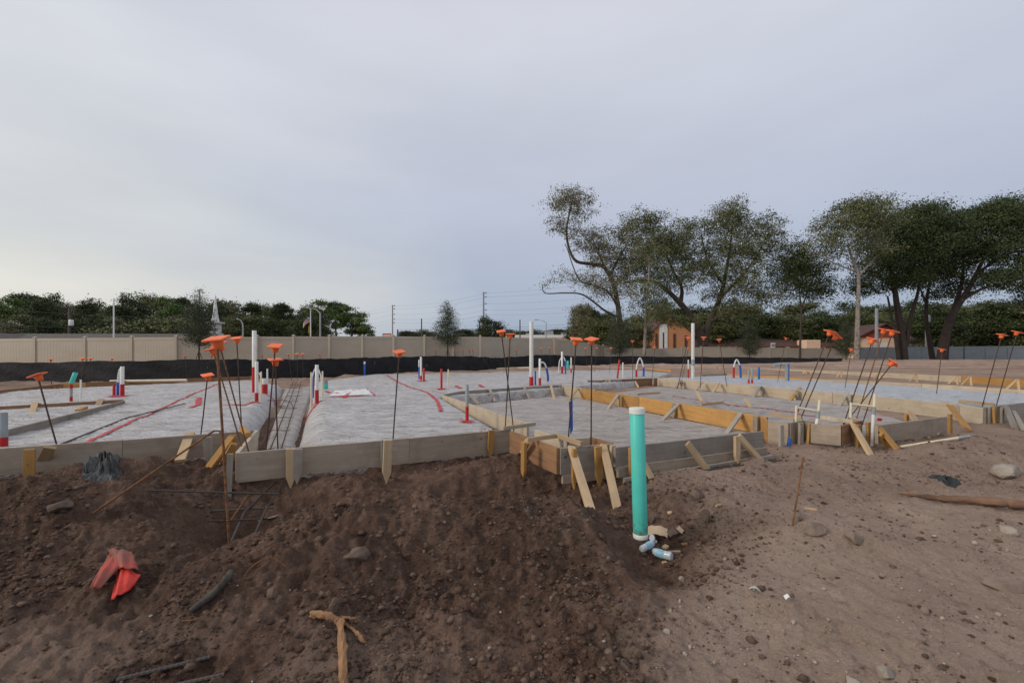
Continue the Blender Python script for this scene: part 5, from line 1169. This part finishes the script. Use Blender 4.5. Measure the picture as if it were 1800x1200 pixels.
hero('oak_tree', 'pale-trunked tree with twiggy half-bare crown in front of the dark oaks', 50,
    [([(1506, 636, 0), (1507, 590, 0), (1508, 540, 0), (1509, 485, 0), (1500, 460, 0), (1490, 430, 0)], .34, .08), ([(1509, 485, 0), (1530, 462, 0), (1548, 440, 0), (1570, 415, 0)], .16, .04), ([(1507, 478, 0), (1480, 468, 0), (1450, 455, 0), (1435, 442, 0)], .13, .03), ([(1502, 462, 0), (1515, 430, 0), (1520, 390, 0)], .13, .04)],
    [(1510, 380, 50, 26, 0, 3, 130), (1470, 400, 40, 28, 0, 3, 90), (1545, 385, 40, 28, 0, 3, 100), (1500, 430, 50, 28, 0, 3, 70), (1450, 430, 30, 22, 0, 2.5, 44), (1540, 440, 36, 24, 0, 2.5, 44), (1525, 360, 30, 14, 0, 2, 50), (1495, 360, 20, 14, 0, 2, 30)], M_['barkp'], LF['oak'], 15, .38, .28, 420, r0=.06)
def bigoak(label, bx, stems, blobs, dens=1.0, Y=56): return hero('oak_tree', label, Y, stems, blobs, M_['barkd'], LF['dark'], 18, .46, .34, 220, dens=dens, r0=.1)
bigoak('dark oak with two close trunks before the peach house', 1585,
    [([(1588, 634, 0), (1585, 590, 0), (1577, 540, 0), (1570, 490, 0), (1560, 450, 0), (1570, 400, 0)], .55, .1), ([(1593, 600, 0), (1600, 560, 0), (1612, 520, 0), (1622, 470, 0), (1630, 420, 0)], .3, .08), ([(1580, 634, -.6), (1575, 600, -.6), (1568, 560, -.6), (1560, 520, -.6)], .25, .1)],
    [(1570, 410, 40, 36, 0, 4, 200), (1610, 390, 40, 28, 0, 4, 170), (1625, 372, 30, 14, 0, 2.5, 50), (1560, 460, 44, 28, 0, 4, 170), (1610, 440, 46, 36, 0, 4, 220), (1595, 490, 40, 20, 0, 3, 90), (1655, 420, 34, 34, 0, 4, 150), (1530, 500, 40, 24, 2, 3, 90)])
bigoak('dark oak whose thin trunk leans left of the forked oak', 1636,
    [([(1640, 634, 0), (1634, 600, 0), (1628, 560, 0), (1630, 520, 0), (1640, 470, 0), (1650, 430, 0)], .36, .08), ([(1630, 540, 0), (1615, 500, 0), (1600, 460, 0)], .14, .04)],
    [(1650, 430, 40, 40, 0, 4, 180), (1630, 480, 40, 26, 0, 3.5, 120), (1670, 470, 40, 34, 0, 3.5, 140), (1660, 395, 30, 22, 0, 3, 80), (1660, 515, 36, 16, 0, 3, 50)], Y=59)
bigoak('large forked dark oak with limbs spreading over the raked fill', 1660,
    [([(1656, 634, 0), (1662, 590, 0), (1676, 550, 0), (1695, 520, 0), (1712, 490, 0), (1730, 450, 0), (1745, 400, 0)], .62, .1), ([(1690, 528, 0), (1725, 508, -1), (1765, 500, -1), (1800, 506, -1)], .25, .06), ([(1672, 556, 0), (1690, 500, 1), (1694, 450, 1), (1700, 410, 1)], .3, .07), ([(1718, 480, 0), (1760, 450, 0), (1790, 420, 0)], .22, .05)],
    [(1700, 400, 44, 30, 1, 4, 160), (1745, 385, 44, 26, 0, 4, 160), (1790, 375, 44, 26, 0, 4, 150), (1720, 440, 44, 30, 0, 4, 120), (1775, 430, 44, 34, 0, 4, 170), (1830, 410, 50, 44, 0, 4, 200), (1800, 480, 50, 30, -1, 4, 150), (1750, 490, 40, 18, -1, 3, 60), (1765, 358, 26, 10, 0, 2, 30), (1735, 364, 20, 10, 0, 2, 20), (1830, 520, 44, 24, -1, 3, 90)])
# planted young trees by the fence, with three guy stakes
def young(label, px, ytop, ybot, w, Y, ybase, top=0, n=420):
    k = Y / F; stems = [([(px, ybase, 0), (px, ybot, 0), (px, (ytop + ybot) / 2, 0), (px + 1, ytop + 4, 0)], .05, .012)]
    blobs = []; H_ = ybot - ytop
    for t in np.linspace(0, 1, 9):
        y = ytop + H_ * (.06 + .90 * t); r = w * (.10 + .90 * min(1, (t * 1.25) ** .8)) * (1 if t < .8 else 1 - (t - .8) * 1.9)
        blobs.append((px + rt.uniform(-.08, .08) * w, y, r, H_ * .085, 0, r * k, max(4, int(n * (r / w) ** 1.5 / 5))))
    root = hero('young_tree', label, Y, stems, blobs, M_['bark'], LF['young'], 14, .085 * w * k * 1.6, .085 * max(w * k, .7), 70, cat='tree', group=None, r0=.02)
    for a in (-1, 1, .25):
        b0 = P(px, (ybot + ybase) / 2 - 8, Y); b1 = P(px + a * w * .5, ybase + 1, Y - .3 * abs(a)); b1.z = min(b1.z, h1(b1.x, b1.y) - .05)
        link('support_stake', MB().tube([b0, b1], .02, 5).mesh('support_stake'), M_['polewood'], root)
    return root
young('tall young evergreen with a spiky top left of the steeple', 350, 506, 606, 33, 21.2, 640)
young('young cone-shaped tree planted alone before the middle of the tan fence', 787, 526, 606, 27, 24.6, 636)
young('dark young tree planted at the foot of the leaning oak', 1089, 540, 620, 26, 40, 636)
young('dark young tree planted before the long low building', 1317, 556, 622, 22, 50, 636)
young('dark bushy young tree at the end of the far tan fence', 1487, 560, 622, 22, 54, 636)
# ------------------------------------------------ prototypes for the woods behind
def proto(kind, seed):
    global rt
    rt = np.random.RandomState(seed); Hh = 12.0; bl = []
    if kind == 'broad':
        for i in range(15):
            z = rt.uniform(.32, .92) * Hh; rr = (1 - abs(z / Hh - .58) * 1.3) * 3.6; a = rt.uniform(0, 6.28); bl.append(((rr * .75 * math.cos(a), rr * .75 * math.sin(a), z), (1.7, 1.7, 1.1), 34))
        bl.append(((0, 0, 7), (3.4, 3.4, 3.8), 170)); bl.append(((0, 0, 3), (3.4, 3.4, 2.4), 90)); sp, sz, nl = .45, .30, 24
    elif kind == 'pine':
        for i in range(13):
            z = rt.uniform(.5, .97) * Hh; rr = (1.05 - (z / Hh - .5) * 1.5) * 3.2; a = rt.uniform(0, 6.28); bl.append(((rr * .8 * math.cos(a), rr * .8 * math.sin(a), z), (1.3, 1.3, .6), 34))
        sp, sz, nl = .36, .27, 26
    else:
        for i in range(9): a = rt.uniform(0, 6.28); bl.append(((2.2 * math.cos(a), 2.2 * math.sin(a), rt.uniform(1.2, 4.2)), (1.7, 1.7, 1.3), 40))
        bl.append(((0, 0, 2.2), (3, 3, 2.2), 120)); sp, sz, nl = .4, .38, 14
    CC, LP, TT = clumps(bl, nl, sp)
    mb = MB(); hh = Hh * (.8 if kind != 'bush' else .3); limbs(mb, [([Vector((0, 0, -.6)), Vector((.15, 0, hh * .4)), Vector((-.1, .1, hh * .75)), Vector((.1, 0, hh))], [.28, .22, .15, .06])], CC, 60, .09)
    return mb.mesh('trunk', smooth=True), leaf_mesh('crown', LP, TT, sz)
PR = {}
for nme, kind, seed, lf in (('a', 'broad', 5, 'dark'), ('b', 'broad', 9, 'oak'), ('c', 'pine', 14, 'dark'), ('d', 'pine', 3, 'pine'), ('e', 'bush', 8, 'oak'), ('f', 'broad', 21, 'dark'), ('g', 'broad', 33, 'dry')):
    t_, c_ = proto(kind, seed); t_.materials.append(M_['barkd']); c_.materials.append(LF[lf]); PR[nme] = (t_, c_)
KN = {'a': 'rounded dark green', 'f': 'dense blackish', 'b': 'olive green', 'c': 'tufted pine-like', 'd': 'bright', 'e': 'low', 'g': 'greyish'}
def wood_tree(k, px, ytop, Y, label, group, wide=1.0, hs=12.0):
    if group and label.startswith('dark tree of'): label = KN[k] + label[4:]
    b = P(px, 600, Y); b.z = h1(b.x, b.y) if Y < 3000 else .5; h = P(px, ytop, Y).z - b.z
    if k == 'e': hs = 5.2
    s_ = h / hs; M = T(b) @ Matrix.Rotation(rt.uniform(0, 6.28), 4, 'Z') @ Matrix.Diagonal((s_ * wide, s_ * wide, s_, 1))
    r = thing('tree' if k != 'e' else 'shrub', label, 'tree' if k != 'e' else 'shrub', b, group)
    link('trunk', PR[k][0], None, r, M); link('crown', PR[k][1], None, r, M)
rt = np.random.RandomState(4)
gl, ll = 'trees of the wood behind the low grey roof', 'dark tree of the wood behind the low grey roof'
prof = [(-120, 520), (-70, 522), (-30, 520), (10, 522), (42, 517), (76, 513), (108, 531), (135, 526), (160, 534), (180, 541), (215, 537), (240, 519), (270, 519), (295, 522), (320, 524), (365, 526), (385, 531), (415, 530), (440, 533), (470, 536), (492, 534), (520, 545), (545, 538), (570, 528), (590, 531)]
for i, (px, yt) in enumerate(prof):
    wood_tree('cabdcfgacb'[i % 10], px + rt.uniform(-8, 8), yt - 2, 74 + 7 * ((i * 7) % 5), ll, gl, rt.uniform(.7, 1.15))
for i, px in enumerate(range(-100, 560, 38)): wood_tree('abfgb'[i % 5], px, 551 + (i * 5) % 17, 67 + (i * 3) % 7, ll, gl, rt.uniform(1.0, 1.5))
for px, yt in ((250, 566), (300, 560), (205, 572)): wood_tree('e', px, yt, 60, 'pale green shrub showing over the low grey roof', 'shrubs over the low grey roof', 1.2)
wood_tree('d', 618, 536, 80, 'bright green spreading pine at the right end of the left wood', None, 1.25); wood_tree('d', 645, 572, 82, 'small bright pine below the spreading pine', None, 1.0)
wood_tree('a', 862, 556, 118, 'rounded dark tree beside the taller transmission pole', None, 1.15); wood_tree('g', 1022, 533, 95, 'small grey green tree left of the leaning oak', None, .75)
for i, px in enumerate((718, 735, 752, 815, 880, 900, 920, 940, 958, 976, 995, 1010)): wood_tree('caf'[i % 3], px, 581 - (i * 3) % 6, 230 + (i * 13) % 40, 'tiny distant tree on the skyline beyond the tan fence', 'distant skyline trees', 1.8)
gr_, lr = 'trees of the dark wood behind the church and low building', 'dark tree of the wood behind the brick church and low building'
for i, px in enumerate(range(1030, 1900, 34)):
    wood_tree('abfaf'[i % 5], px, 520 + (i * 11) % 37 + (18 if px < 1110 else 0), 108 + (i * 7) % 14, lr, gr_, 1.25)
for i, px in enumerate(range(1255, 1900, 44)): wood_tree('bfa'[i % 3], px, 548 + (i * 7) % 14, 100 + (i * 5) % 6, lr, gr_, 1.5)
for i, px in enumerate(range(1640, 1900, 36)): wood_tree('fba'[i % 3], px, 530 + (i * 7) % 14, 80 + (i * 5) % 6, 'dark tree close behind the grey panel fence', 'trees behind the grey fence', 1.4)
for i, px in enumerate((1052, 1070, 1120)): wood_tree('b', px, 560 + i * 4, 70, 'low dark tree under the leaning oak behind the fence', 'low trees under the leaning oak', 1.4)
# ---------------------------------------------------------------- debris on the soil
rd = random.Random(99)
def rock(px, py, wpx, hpx, m, label, seed, group=None, name='rock', flat=1.0, sunk=.3):
    c = Hp(px, py + hpx * .4); r = wpx * c.y / F / 2; hh = hpx * c.y / F / 2
    bm = bmesh.new(); bmesh.ops.create_icosphere(bm, subdivisions=3, radius=1)
    g = random.Random(seed); pl = [(Vector((g.gauss(0, 1), g.gauss(0, 1), g.gauss(0, .8))).normalized(), g.uniform(.55, .85)) for _ in range(9)]
    for v in bm.verts:
        for n, d in pl:
            e = v.co.dot(n) - d
            if e > 0: v.co -= n * e * .92
        v.co *= 1 + .05 * math.sin(v.co.x * 9 + seed) * math.sin(v.co.y * 8)
        v.co = Vector((v.co.x * r, v.co.y * r * .75, v.co.z * hh * 1.15 * flat))
    me = bpy.data.meshes.new(name); bm.to_mesh(me); bm.free()
    return tag(link(name, me, M_[m], None, T(c + Vector((0, 0, hh * (1 - sunk) * .6))) @ Matrix.Rotation(g.uniform(0, 6), 4, 'Z')), label, 'rock', group)
rock(1768, 824, 62, 26, 'rock', 'large pale angular slab of rock beyond the log', 3); rock(1775, 930, 32, 16, 'rock', 'pale rough rock beside the log', 5); rock(1762, 1025, 60, 26, 'rockm', 'long brown half-buried rock on the open dirt', 8)
rock(1556, 1179, 36, 20, 'rock', 'pale wedge-shaped rock at the bottom edge', 12); rock(1500, 1197, 34, 14, 'rock', 'flat pale rock cut by the bottom edge', 15); rock(1625, 1071, 15, 13, 'rockm', 'small rounded brown rock on the open dirt', 17)
rock(625, 966, 50, 26, 'rockd', 'large brown clod on the crest of the mound', 21, sunk=.7); rock(587, 1060, 26, 24, 'rockd', 'dark upright clod above the splintered root', 24); rock(1500, 940, 40, 20, 'rockm', 'crumbled brown clod on the open dirt', 27)
rock(705, 1170, 18, 16, 'rockd', 'brown clod right of the splintered root', 31); rock(672, 1172, 14, 10, 'rockd', 'small rounded clod right of the splintered root', 33); rock(1240, 905, 22, 26, 'rockd', 'dark lump on the rim of the pipe pit', 35); rock(1146, 910, 18, 22, 'rockd', 'brown lump beside the foot of the teal pipe', 37)
rock(1225, 868, 30, 20, 'rockd', 'crumbly lump at the back of the pipe pit', 41); rock(1400, 905, 26, 16, 'rockm', 'grey clod beside the thin standing rod', 43); rock(1430, 925, 44, 22, 'rockm', 'broad grey clod right of the thin standing rod', 44); rock(1712, 1072 - 120, 10, 8, 'rock', 'small white stone near the log', 46)
rock(1179, 1072, 8, 8, 'rock', 'small white stone on the mound side', 51); rock(1195, 1055, 8, 7, 'rock', 'small white shell stone higher on the mound side', 52); rock(1172, 1107, 14, 8, 'rock', 'oval tan stone on the mound side', 53); rock(1199, 1015, 12, 8, 'rock', 'white broken shell lump near the litter pit', 54)
rock(105, 905, 44, 20, 'rockd', 'broad brown clod on the left heap', 61); rock(480, 1158 - 120, 26, 20, 'rockd', 'dark clod near the curved rusty wire', 63)
# many small clods and stones one can pick out on the open dirt
gs = random.Random(41)
for i in range(34):
    px, py = gs.uniform(1180, 1790), gs.uniform(880, 1190)
    rock(px, py, gs.uniform(5, 11), gs.uniform(4, 8), 'rock' if gs.random() < .4 else 'rockm', 'small loose stone on the dry open dirt', 100 + i, 'small stones on the dry dirt', 'stone')
# log, branch, roots
def wobbly(pts, rads, label, name, m, cat, k=10, jag=.12, seed=1):
    g = random.Random(seed); c = curve(pts, 8); n = len(c); rr = [float(np.interp(i / (n - 1), np.linspace(0, 1, len(rads)), rads)) * (1 + g.uniform(-jag, jag)) for i in range(n)]
    o = c[0].copy(); mb = MB().tube([p - o for p in c], rr, k); mb.v = [(x + g.uniform(-1, 1) * jag * .2 * rads[0], y + g.uniform(-1, 1) * jag * .2 * rads[0], z + g.uniform(-1, 1) * jag * .3 * rads[0]) for x, y, z in mb.v]
    return tag(link(name, mb.mesh(name, smooth=True), M_[m], None, T(o)), label, cat)
up = lambda p, d: p + Vector((0, 0, d))
wobbly([up(Hp(1580, 868), .02), up(Hp(1640, 880), .035), up(Hp(1720, 888), .045), up(Hp(1800, 898), .05), up(Hp(1900, 912), .05)], [.010, .024, .034, .04, .042], 'long reddish split log lying on the open dirt', 'log', 'log', 'log', 9, .3, 3)
wobbly([up(Hp(335, 1078), .015), up(Hp(365, 1062), .03), up(Hp(390, 1038), .035), up(Hp(406, 1014), .03)], [.014, .02, .021, .018], 'thick dark bark-covered stick on the left slope', 'stick', 'branch', 'stick', 10, .15, 5)
rt_ = thing('splintered_root', 'splintered forked brown root in the foreground soil', 'root', Hp(600, 1110))
def rootpart(a, b, c, r, n, s_):
    g = random.Random(s_); pts = curve([a, b, c], 6); mb = MB().tube(pts, [r * (1 + g.uniform(-.2, .2)) for _ in pts], 8)
    mb.v = [(x + g.uniform(-.005, .005), y + g.uniform(-.005, .005), z + g.uniform(-.004, .004)) for x, y, z in mb.v]; link(n, mb.mesh(n), M_['splinter'], rt_)
rootpart(up(Hp(547, 1086), .02), up(Hp(575, 1092), .035), up(Hp(600, 1104), .03), .018, 'upper_arm', 1); rootpart(up(Hp(598, 1100), .03), up(Hp(602, 1150), .03), up(Hp(604, 1215), .02), .019, 'lower_arm', 2); rootpart(up(Hp(606, 1102), .02), up(Hp(625, 1116), .02), up(Hp(640, 1132), .01), .008, 'side_splinter', 3); rootpart(up(Hp(600, 1094), .03), up(Hp(615, 1095), .03), up(Hp(628, 1097), .03), .004, 'thin_splinter', 4)
# rods in the foreground
a, b = up(Hp(205, 1202), .02), up(Hp(370, 1158), .02); rod([a, b], .010, 'steel', 'dark ribbed rebar length lying on the foreground dirt', ribs=True)
a, b = up(Hp(310, 1204), .006), up(Hp(395, 1186), .004); rod([a, b], .010, 'steel', 'second dark rebar length half sunk beside the first', ribs=True)
pw = [up(Hp(420, 1040), .0), up(Hp(432, 1020), .04), up(Hp(455, 1004), .06), up(Hp(480, 998), .05), up(Hp(505, 1000), .01)]; rod(curve(pw, 4), .0035, 'rustorange', 'thin curved rusty wire on the mound slope', 'wire', cat='wire')
pw = [up(Hp(320, 1092), .003), up(Hp(350, 1090), .012), up(Hp(380, 1070), .004)]; rod(curve(pw, 4), .003, 'rustorange', 'thin rusty wire under the dark stick', 'wire', cat='wire')
pw = [up(Hp(140, 972), .0), up(Hp(165, 966), .05), up(Hp(183, 974), .05), up(Hp(190, 992), .0)]; rod(curve(pw, 4), .004, 'branch', 'thin brown root arching behind the red bag', 'root', cat='root')
a = Hp(1389, 926); rod([up(a, -.1), P(1412, 803, a.y + .12)], .0065, 'rustorange', 'thin rusty rod standing alone on the open dirt')
a, b = up(Hp(1582, 790), .03), up(Hp(1704, 778), .05); lp = rod([a, b], .02, 'cream', 'long cream pipe lying by the orange kickers with grey taped end', 'loose_pipe', cat='pipe')
link('tape_wrap', MB().tube([(b - a) - (b - a).normalized() * .16, (b - a) + (b - a).normalized() * .005], .022, 7).mesh('tape_wrap', smooth=True), M_['greypvc'], lp, T(a))
# bags
def sheetbag(name, label, rim, m, cat, ridge, seed, amp=.02):
    """crumpled double-skinned bag: outline in pixels on the ground, lifted along its middle"""
    g = np.random.RandomState(seed); pts = [Hp(x, y) for x, y in rim]; c = sum(pts, Vector()) / len(pts); n = 48; vs_ = []; fs = []; rings = 9
    per = []
    for i in range(n):
        t = i / n * len(pts); k = int(t); per.append(pts[k % len(pts)].lerp(pts[(k + 1) % len(pts)], t - k))
    vs_.append((0, 0, ridge * 1.0))
    for r in range(1, rings + 1):
        f = r / rings
        for i in range(n):
            p = c.lerp(per[i], f) - c; zz = (h1(c.x + p.x, c.y + p.y) - c.z) + ridge * (1 - f ** 2.2)
            fold = amp * (1 - f * .5) * (math.sin(i * 1.1 + seed + r * .5) + .8 * math.sin(i * .53 + r * .9) + g.uniform(-.5, .5)) * (1 if r < rings else 0)
            vs_.append((p.x, p.y, zz + fold - (.02 if r == rings else 0)))
    for i in range(n): fs.append((0, 1 + i, 1 + (i + 1) % n))
    for r in range(rings - 1):
        for i in range(n): a = 1 + r * n + i; b = 1 + r * n + (i + 1) % n; fs.append((a, a + n, b + n, b))
    me = bpy.data.meshes.new(name); me.from_pydata(vs_, [], fs); me.update()
    return tag(link(name, me, M_[m], None, T(c)), label, cat)
sheetbag('plastic_bag', 'crumpled black plastic bag on the left dirt heap', [(140, 852), (146, 832), (165, 818), (190, 814), (214, 822), (216, 836), (204, 850), (172, 858)], 'black', 'bag', .07, 2, .007)
sheetbag('plastic_bag', 'small black plastic scrap left of the black bag', [(116, 836), (122, 818), (134, 818), (141, 838), (128, 842)], 'black', 'bag', .05, 5, .008)
sheetbag('plastic_bag', 'flat black rag lying above the log', [(1628, 836), (1650, 834), (1678, 842), (1692, 852), (1680, 858), (1655, 850)], 'black', 'bag', .035, 7, .012)
def ribbon(label, quads, m):
    rt2 = thing('red_bag', label, 'bag', Hp(205, 1040)); k_ = 0
    for nme, q in quads:
        n = 12; vs_ = []; fs = []; A, B, C_, D = [up(Hp(x, y), z) for x, y, z in [(x_, y_, z_ + .045) for x_, y_, z_ in q]]; g = np.random.RandomState(len(nme) + k_); k_ += 3
        for i in range(n + 1):
            for j in range(n + 1):
                p = A.lerp(B, i / n).lerp(D.lerp(C_, i / n), j / n); p.z += .03 * math.sin(math.pi * i / n) * (.4 + .6 * math.sin(math.pi * j / n)) + .006 * math.sin(i * 1.3 + j * .4 + k_) + g.uniform(-.003, .003); p.y -= .02 * math.sin(math.pi * i / n); vs_.append(tuple(p))
        for i in range(n):
            for j in range(n): k = i * (n + 1) + j; fs.append((k, k + n + 1, k + n + 2, k + 1))
        me = bpy.data.meshes.new(nme); me.from_pydata(vs_, [], fs); me.update(); me.polygons.foreach_set('use_smooth', [True] * len(fs)); o = link(nme, me, m[nme], rt2); md = o.modifiers.new('t', 'SOLIDIFY'); md.thickness = .004
redc = mat('clean_red_bag', (.68, .055, .035), (.55, .04, .03), scale=5, rough=.45, bump=.3, bscale=9)
ribbon('folded red plastic bag, one flap muddy, lying in the left hollow', [('muddy_flap', [(157, 1050, .01), (177, 1051, .01), (226, 1008, .06), (192, 999, .06)]), ('clean_flap', [(194, 1050, .01), (226, 1050, .01), (247, 1026, .02), (212, 1010, .05)]), ('back_fold', [(190, 1000, .08), (232, 1006, .09), (244, 1024, .03), (205, 1020, .02)])], {'muddy_flap': M_['redbag'], 'clean_flap': redc, 'back_fold': M_['redbag']})
# litter in the pipe pit
def bottle(px, py, ang, tilt, label, s_=1.0):
    c = Hp(px, py); M = T(up(c, .034)) @ Matrix.Rotation(ang, 4, 'Z') @ Matrix.Rotation(math.pi / 2 + tilt, 4, 'Y') @ Matrix.Diagonal((s_, s_ * .82, s_, 1)) @ T((0, 0, -.1))
    o = thing('water_bottle', label, 'bottle', c)
    link('body', MB().lathe([(.001, 0), (.028, .002), (.032, .012), (.031, .05), (.033, .055), (.031, .06), (.033, .12), (.030, .15), (.014, .178), (.013, .19)], 18).mesh('body', smooth=True), M_['bottle'], o, M)
    link('label', MB().lathe([(.0335, .065), (.0336, .115)], 18).mesh('label', smooth=True), M_['blabel'], o, M); link('cap', MB().lathe([(.0145, .188), (.0145, .205), (.001, .206)], 14).mesh('cap', smooth=True), M_['pvc'], o, M)
bottle(1160, 980, 2.3, .1, 'crushed clear bottle with blue label lowest in the litter pit'); bottle(1140, 966, .6, -.1, 'crushed clear bottle with teal label middle in the litter pit', .9); bottle(1147, 938, 1.2, .35, 'clear bottle with blue label against the teal pipe', .85)
def scrap(px, py, w, d, ang, m, label, tilt=.2, th=.004, lift=.02, name='cardboard_scrap', cat='cardboard'):
    c = up(Hp(px, py), lift); mb = MB(); n = 6
    for s2 in (0, th):
        for i in range(n + 1):
            for j in (0, 1): mb.v.append(((i / n - .5) * w, (j - .5) * d * (1 + .12 * math.sin(i * 2.1 + px)), .02 * math.sin(i / n * 3.1) + s2))
    k = 2 * (n + 1)
    for i in range(n): a = 2 * i; mb.f += [(a, a + 1, a + 3, a + 2), (k + a, k + a + 2, k + a + 3, k + a + 1), (a, a + 2, k + a + 2, k + a), (a + 1, k + a + 1, k + a + 3, a + 3)]
    mb.f += [(0, k, k + 1, 1), (2 * n, 2 * n + 1, k + 2 * n + 1, k + 2 * n)]
    return tag(link(name, mb.mesh(name), m, None, T(c) @ Matrix.Rotation(ang, 4, 'Z') @ Matrix.Rotation(tilt, 4, 'X')), label, cat)
scrap(1156, 950, .15, .10, -.35, M_['card'], 'bent cardboard flap over the bottles in the litter pit', .35, lift=.05); scrap(1184, 944, .13, .05, .5, M_['rockd'], 'torn brown paper strip in the litter pit', .5, lift=.04); scrap(1195, 934, .05, .05, .9, M_['card'], 'small torn card corner at the rim of the litter pit', .6, lift=.03)
for px, py, w, d, an, mm, lb in ((1185, 960, .10, .022, .1, 'stake', 'pale wood offcut among the litter'), (1203, 957, .05, .02, 0, 'brown', 'reddish wood chip beside the pale offcut'), (1170, 970, .05, .035, .8, 'stake', 'wedge of pale wood by the lowest bottle'), (1168, 990, .04, .02, .3, 'stake', 'tiny wood block under the lowest bottle'), (1178, 903, .04, .028, .2, 'stake', 'square wood chip on the back slope of the pit'), (1263, 890, .07, .016, .5, 'stake', 'slim wood sliver on the pit rim'), (1425, 898, .09, .014, -.5, 'stake', 'thin stick on the grey clods')):
    c = up(Hp(px, py), .012); tag(link('wood_chip', MB().quadbox((-w / 2, -d / 2, -.008), (w / 2, d / 2, .010)).mesh('wood_chip', bevel=.002), W[mm], None, T(c) @ Matrix.Rotation(an, 4, 'Z') @ Matrix.Rotation(.15, 4, 'X')), lb, 'wood')
scrap(1327, 1040, .06, .012, -.6, M_['bottle'], 'clear plastic sliver on the open dirt', .2, .003, .01, 'plastic_scrap', 'plastic scrap'); scrap(1383, 1056, .03, .02, .2, M_['white'], 'small white paper scrap on the open dirt', .5, .003, .02, 'paper_scrap', 'paper')
for o in bpy.data.objects:
    if o.type == 'MESH' and o.parent is None and 'label' not in o: print('UNLABELLED', o.name)
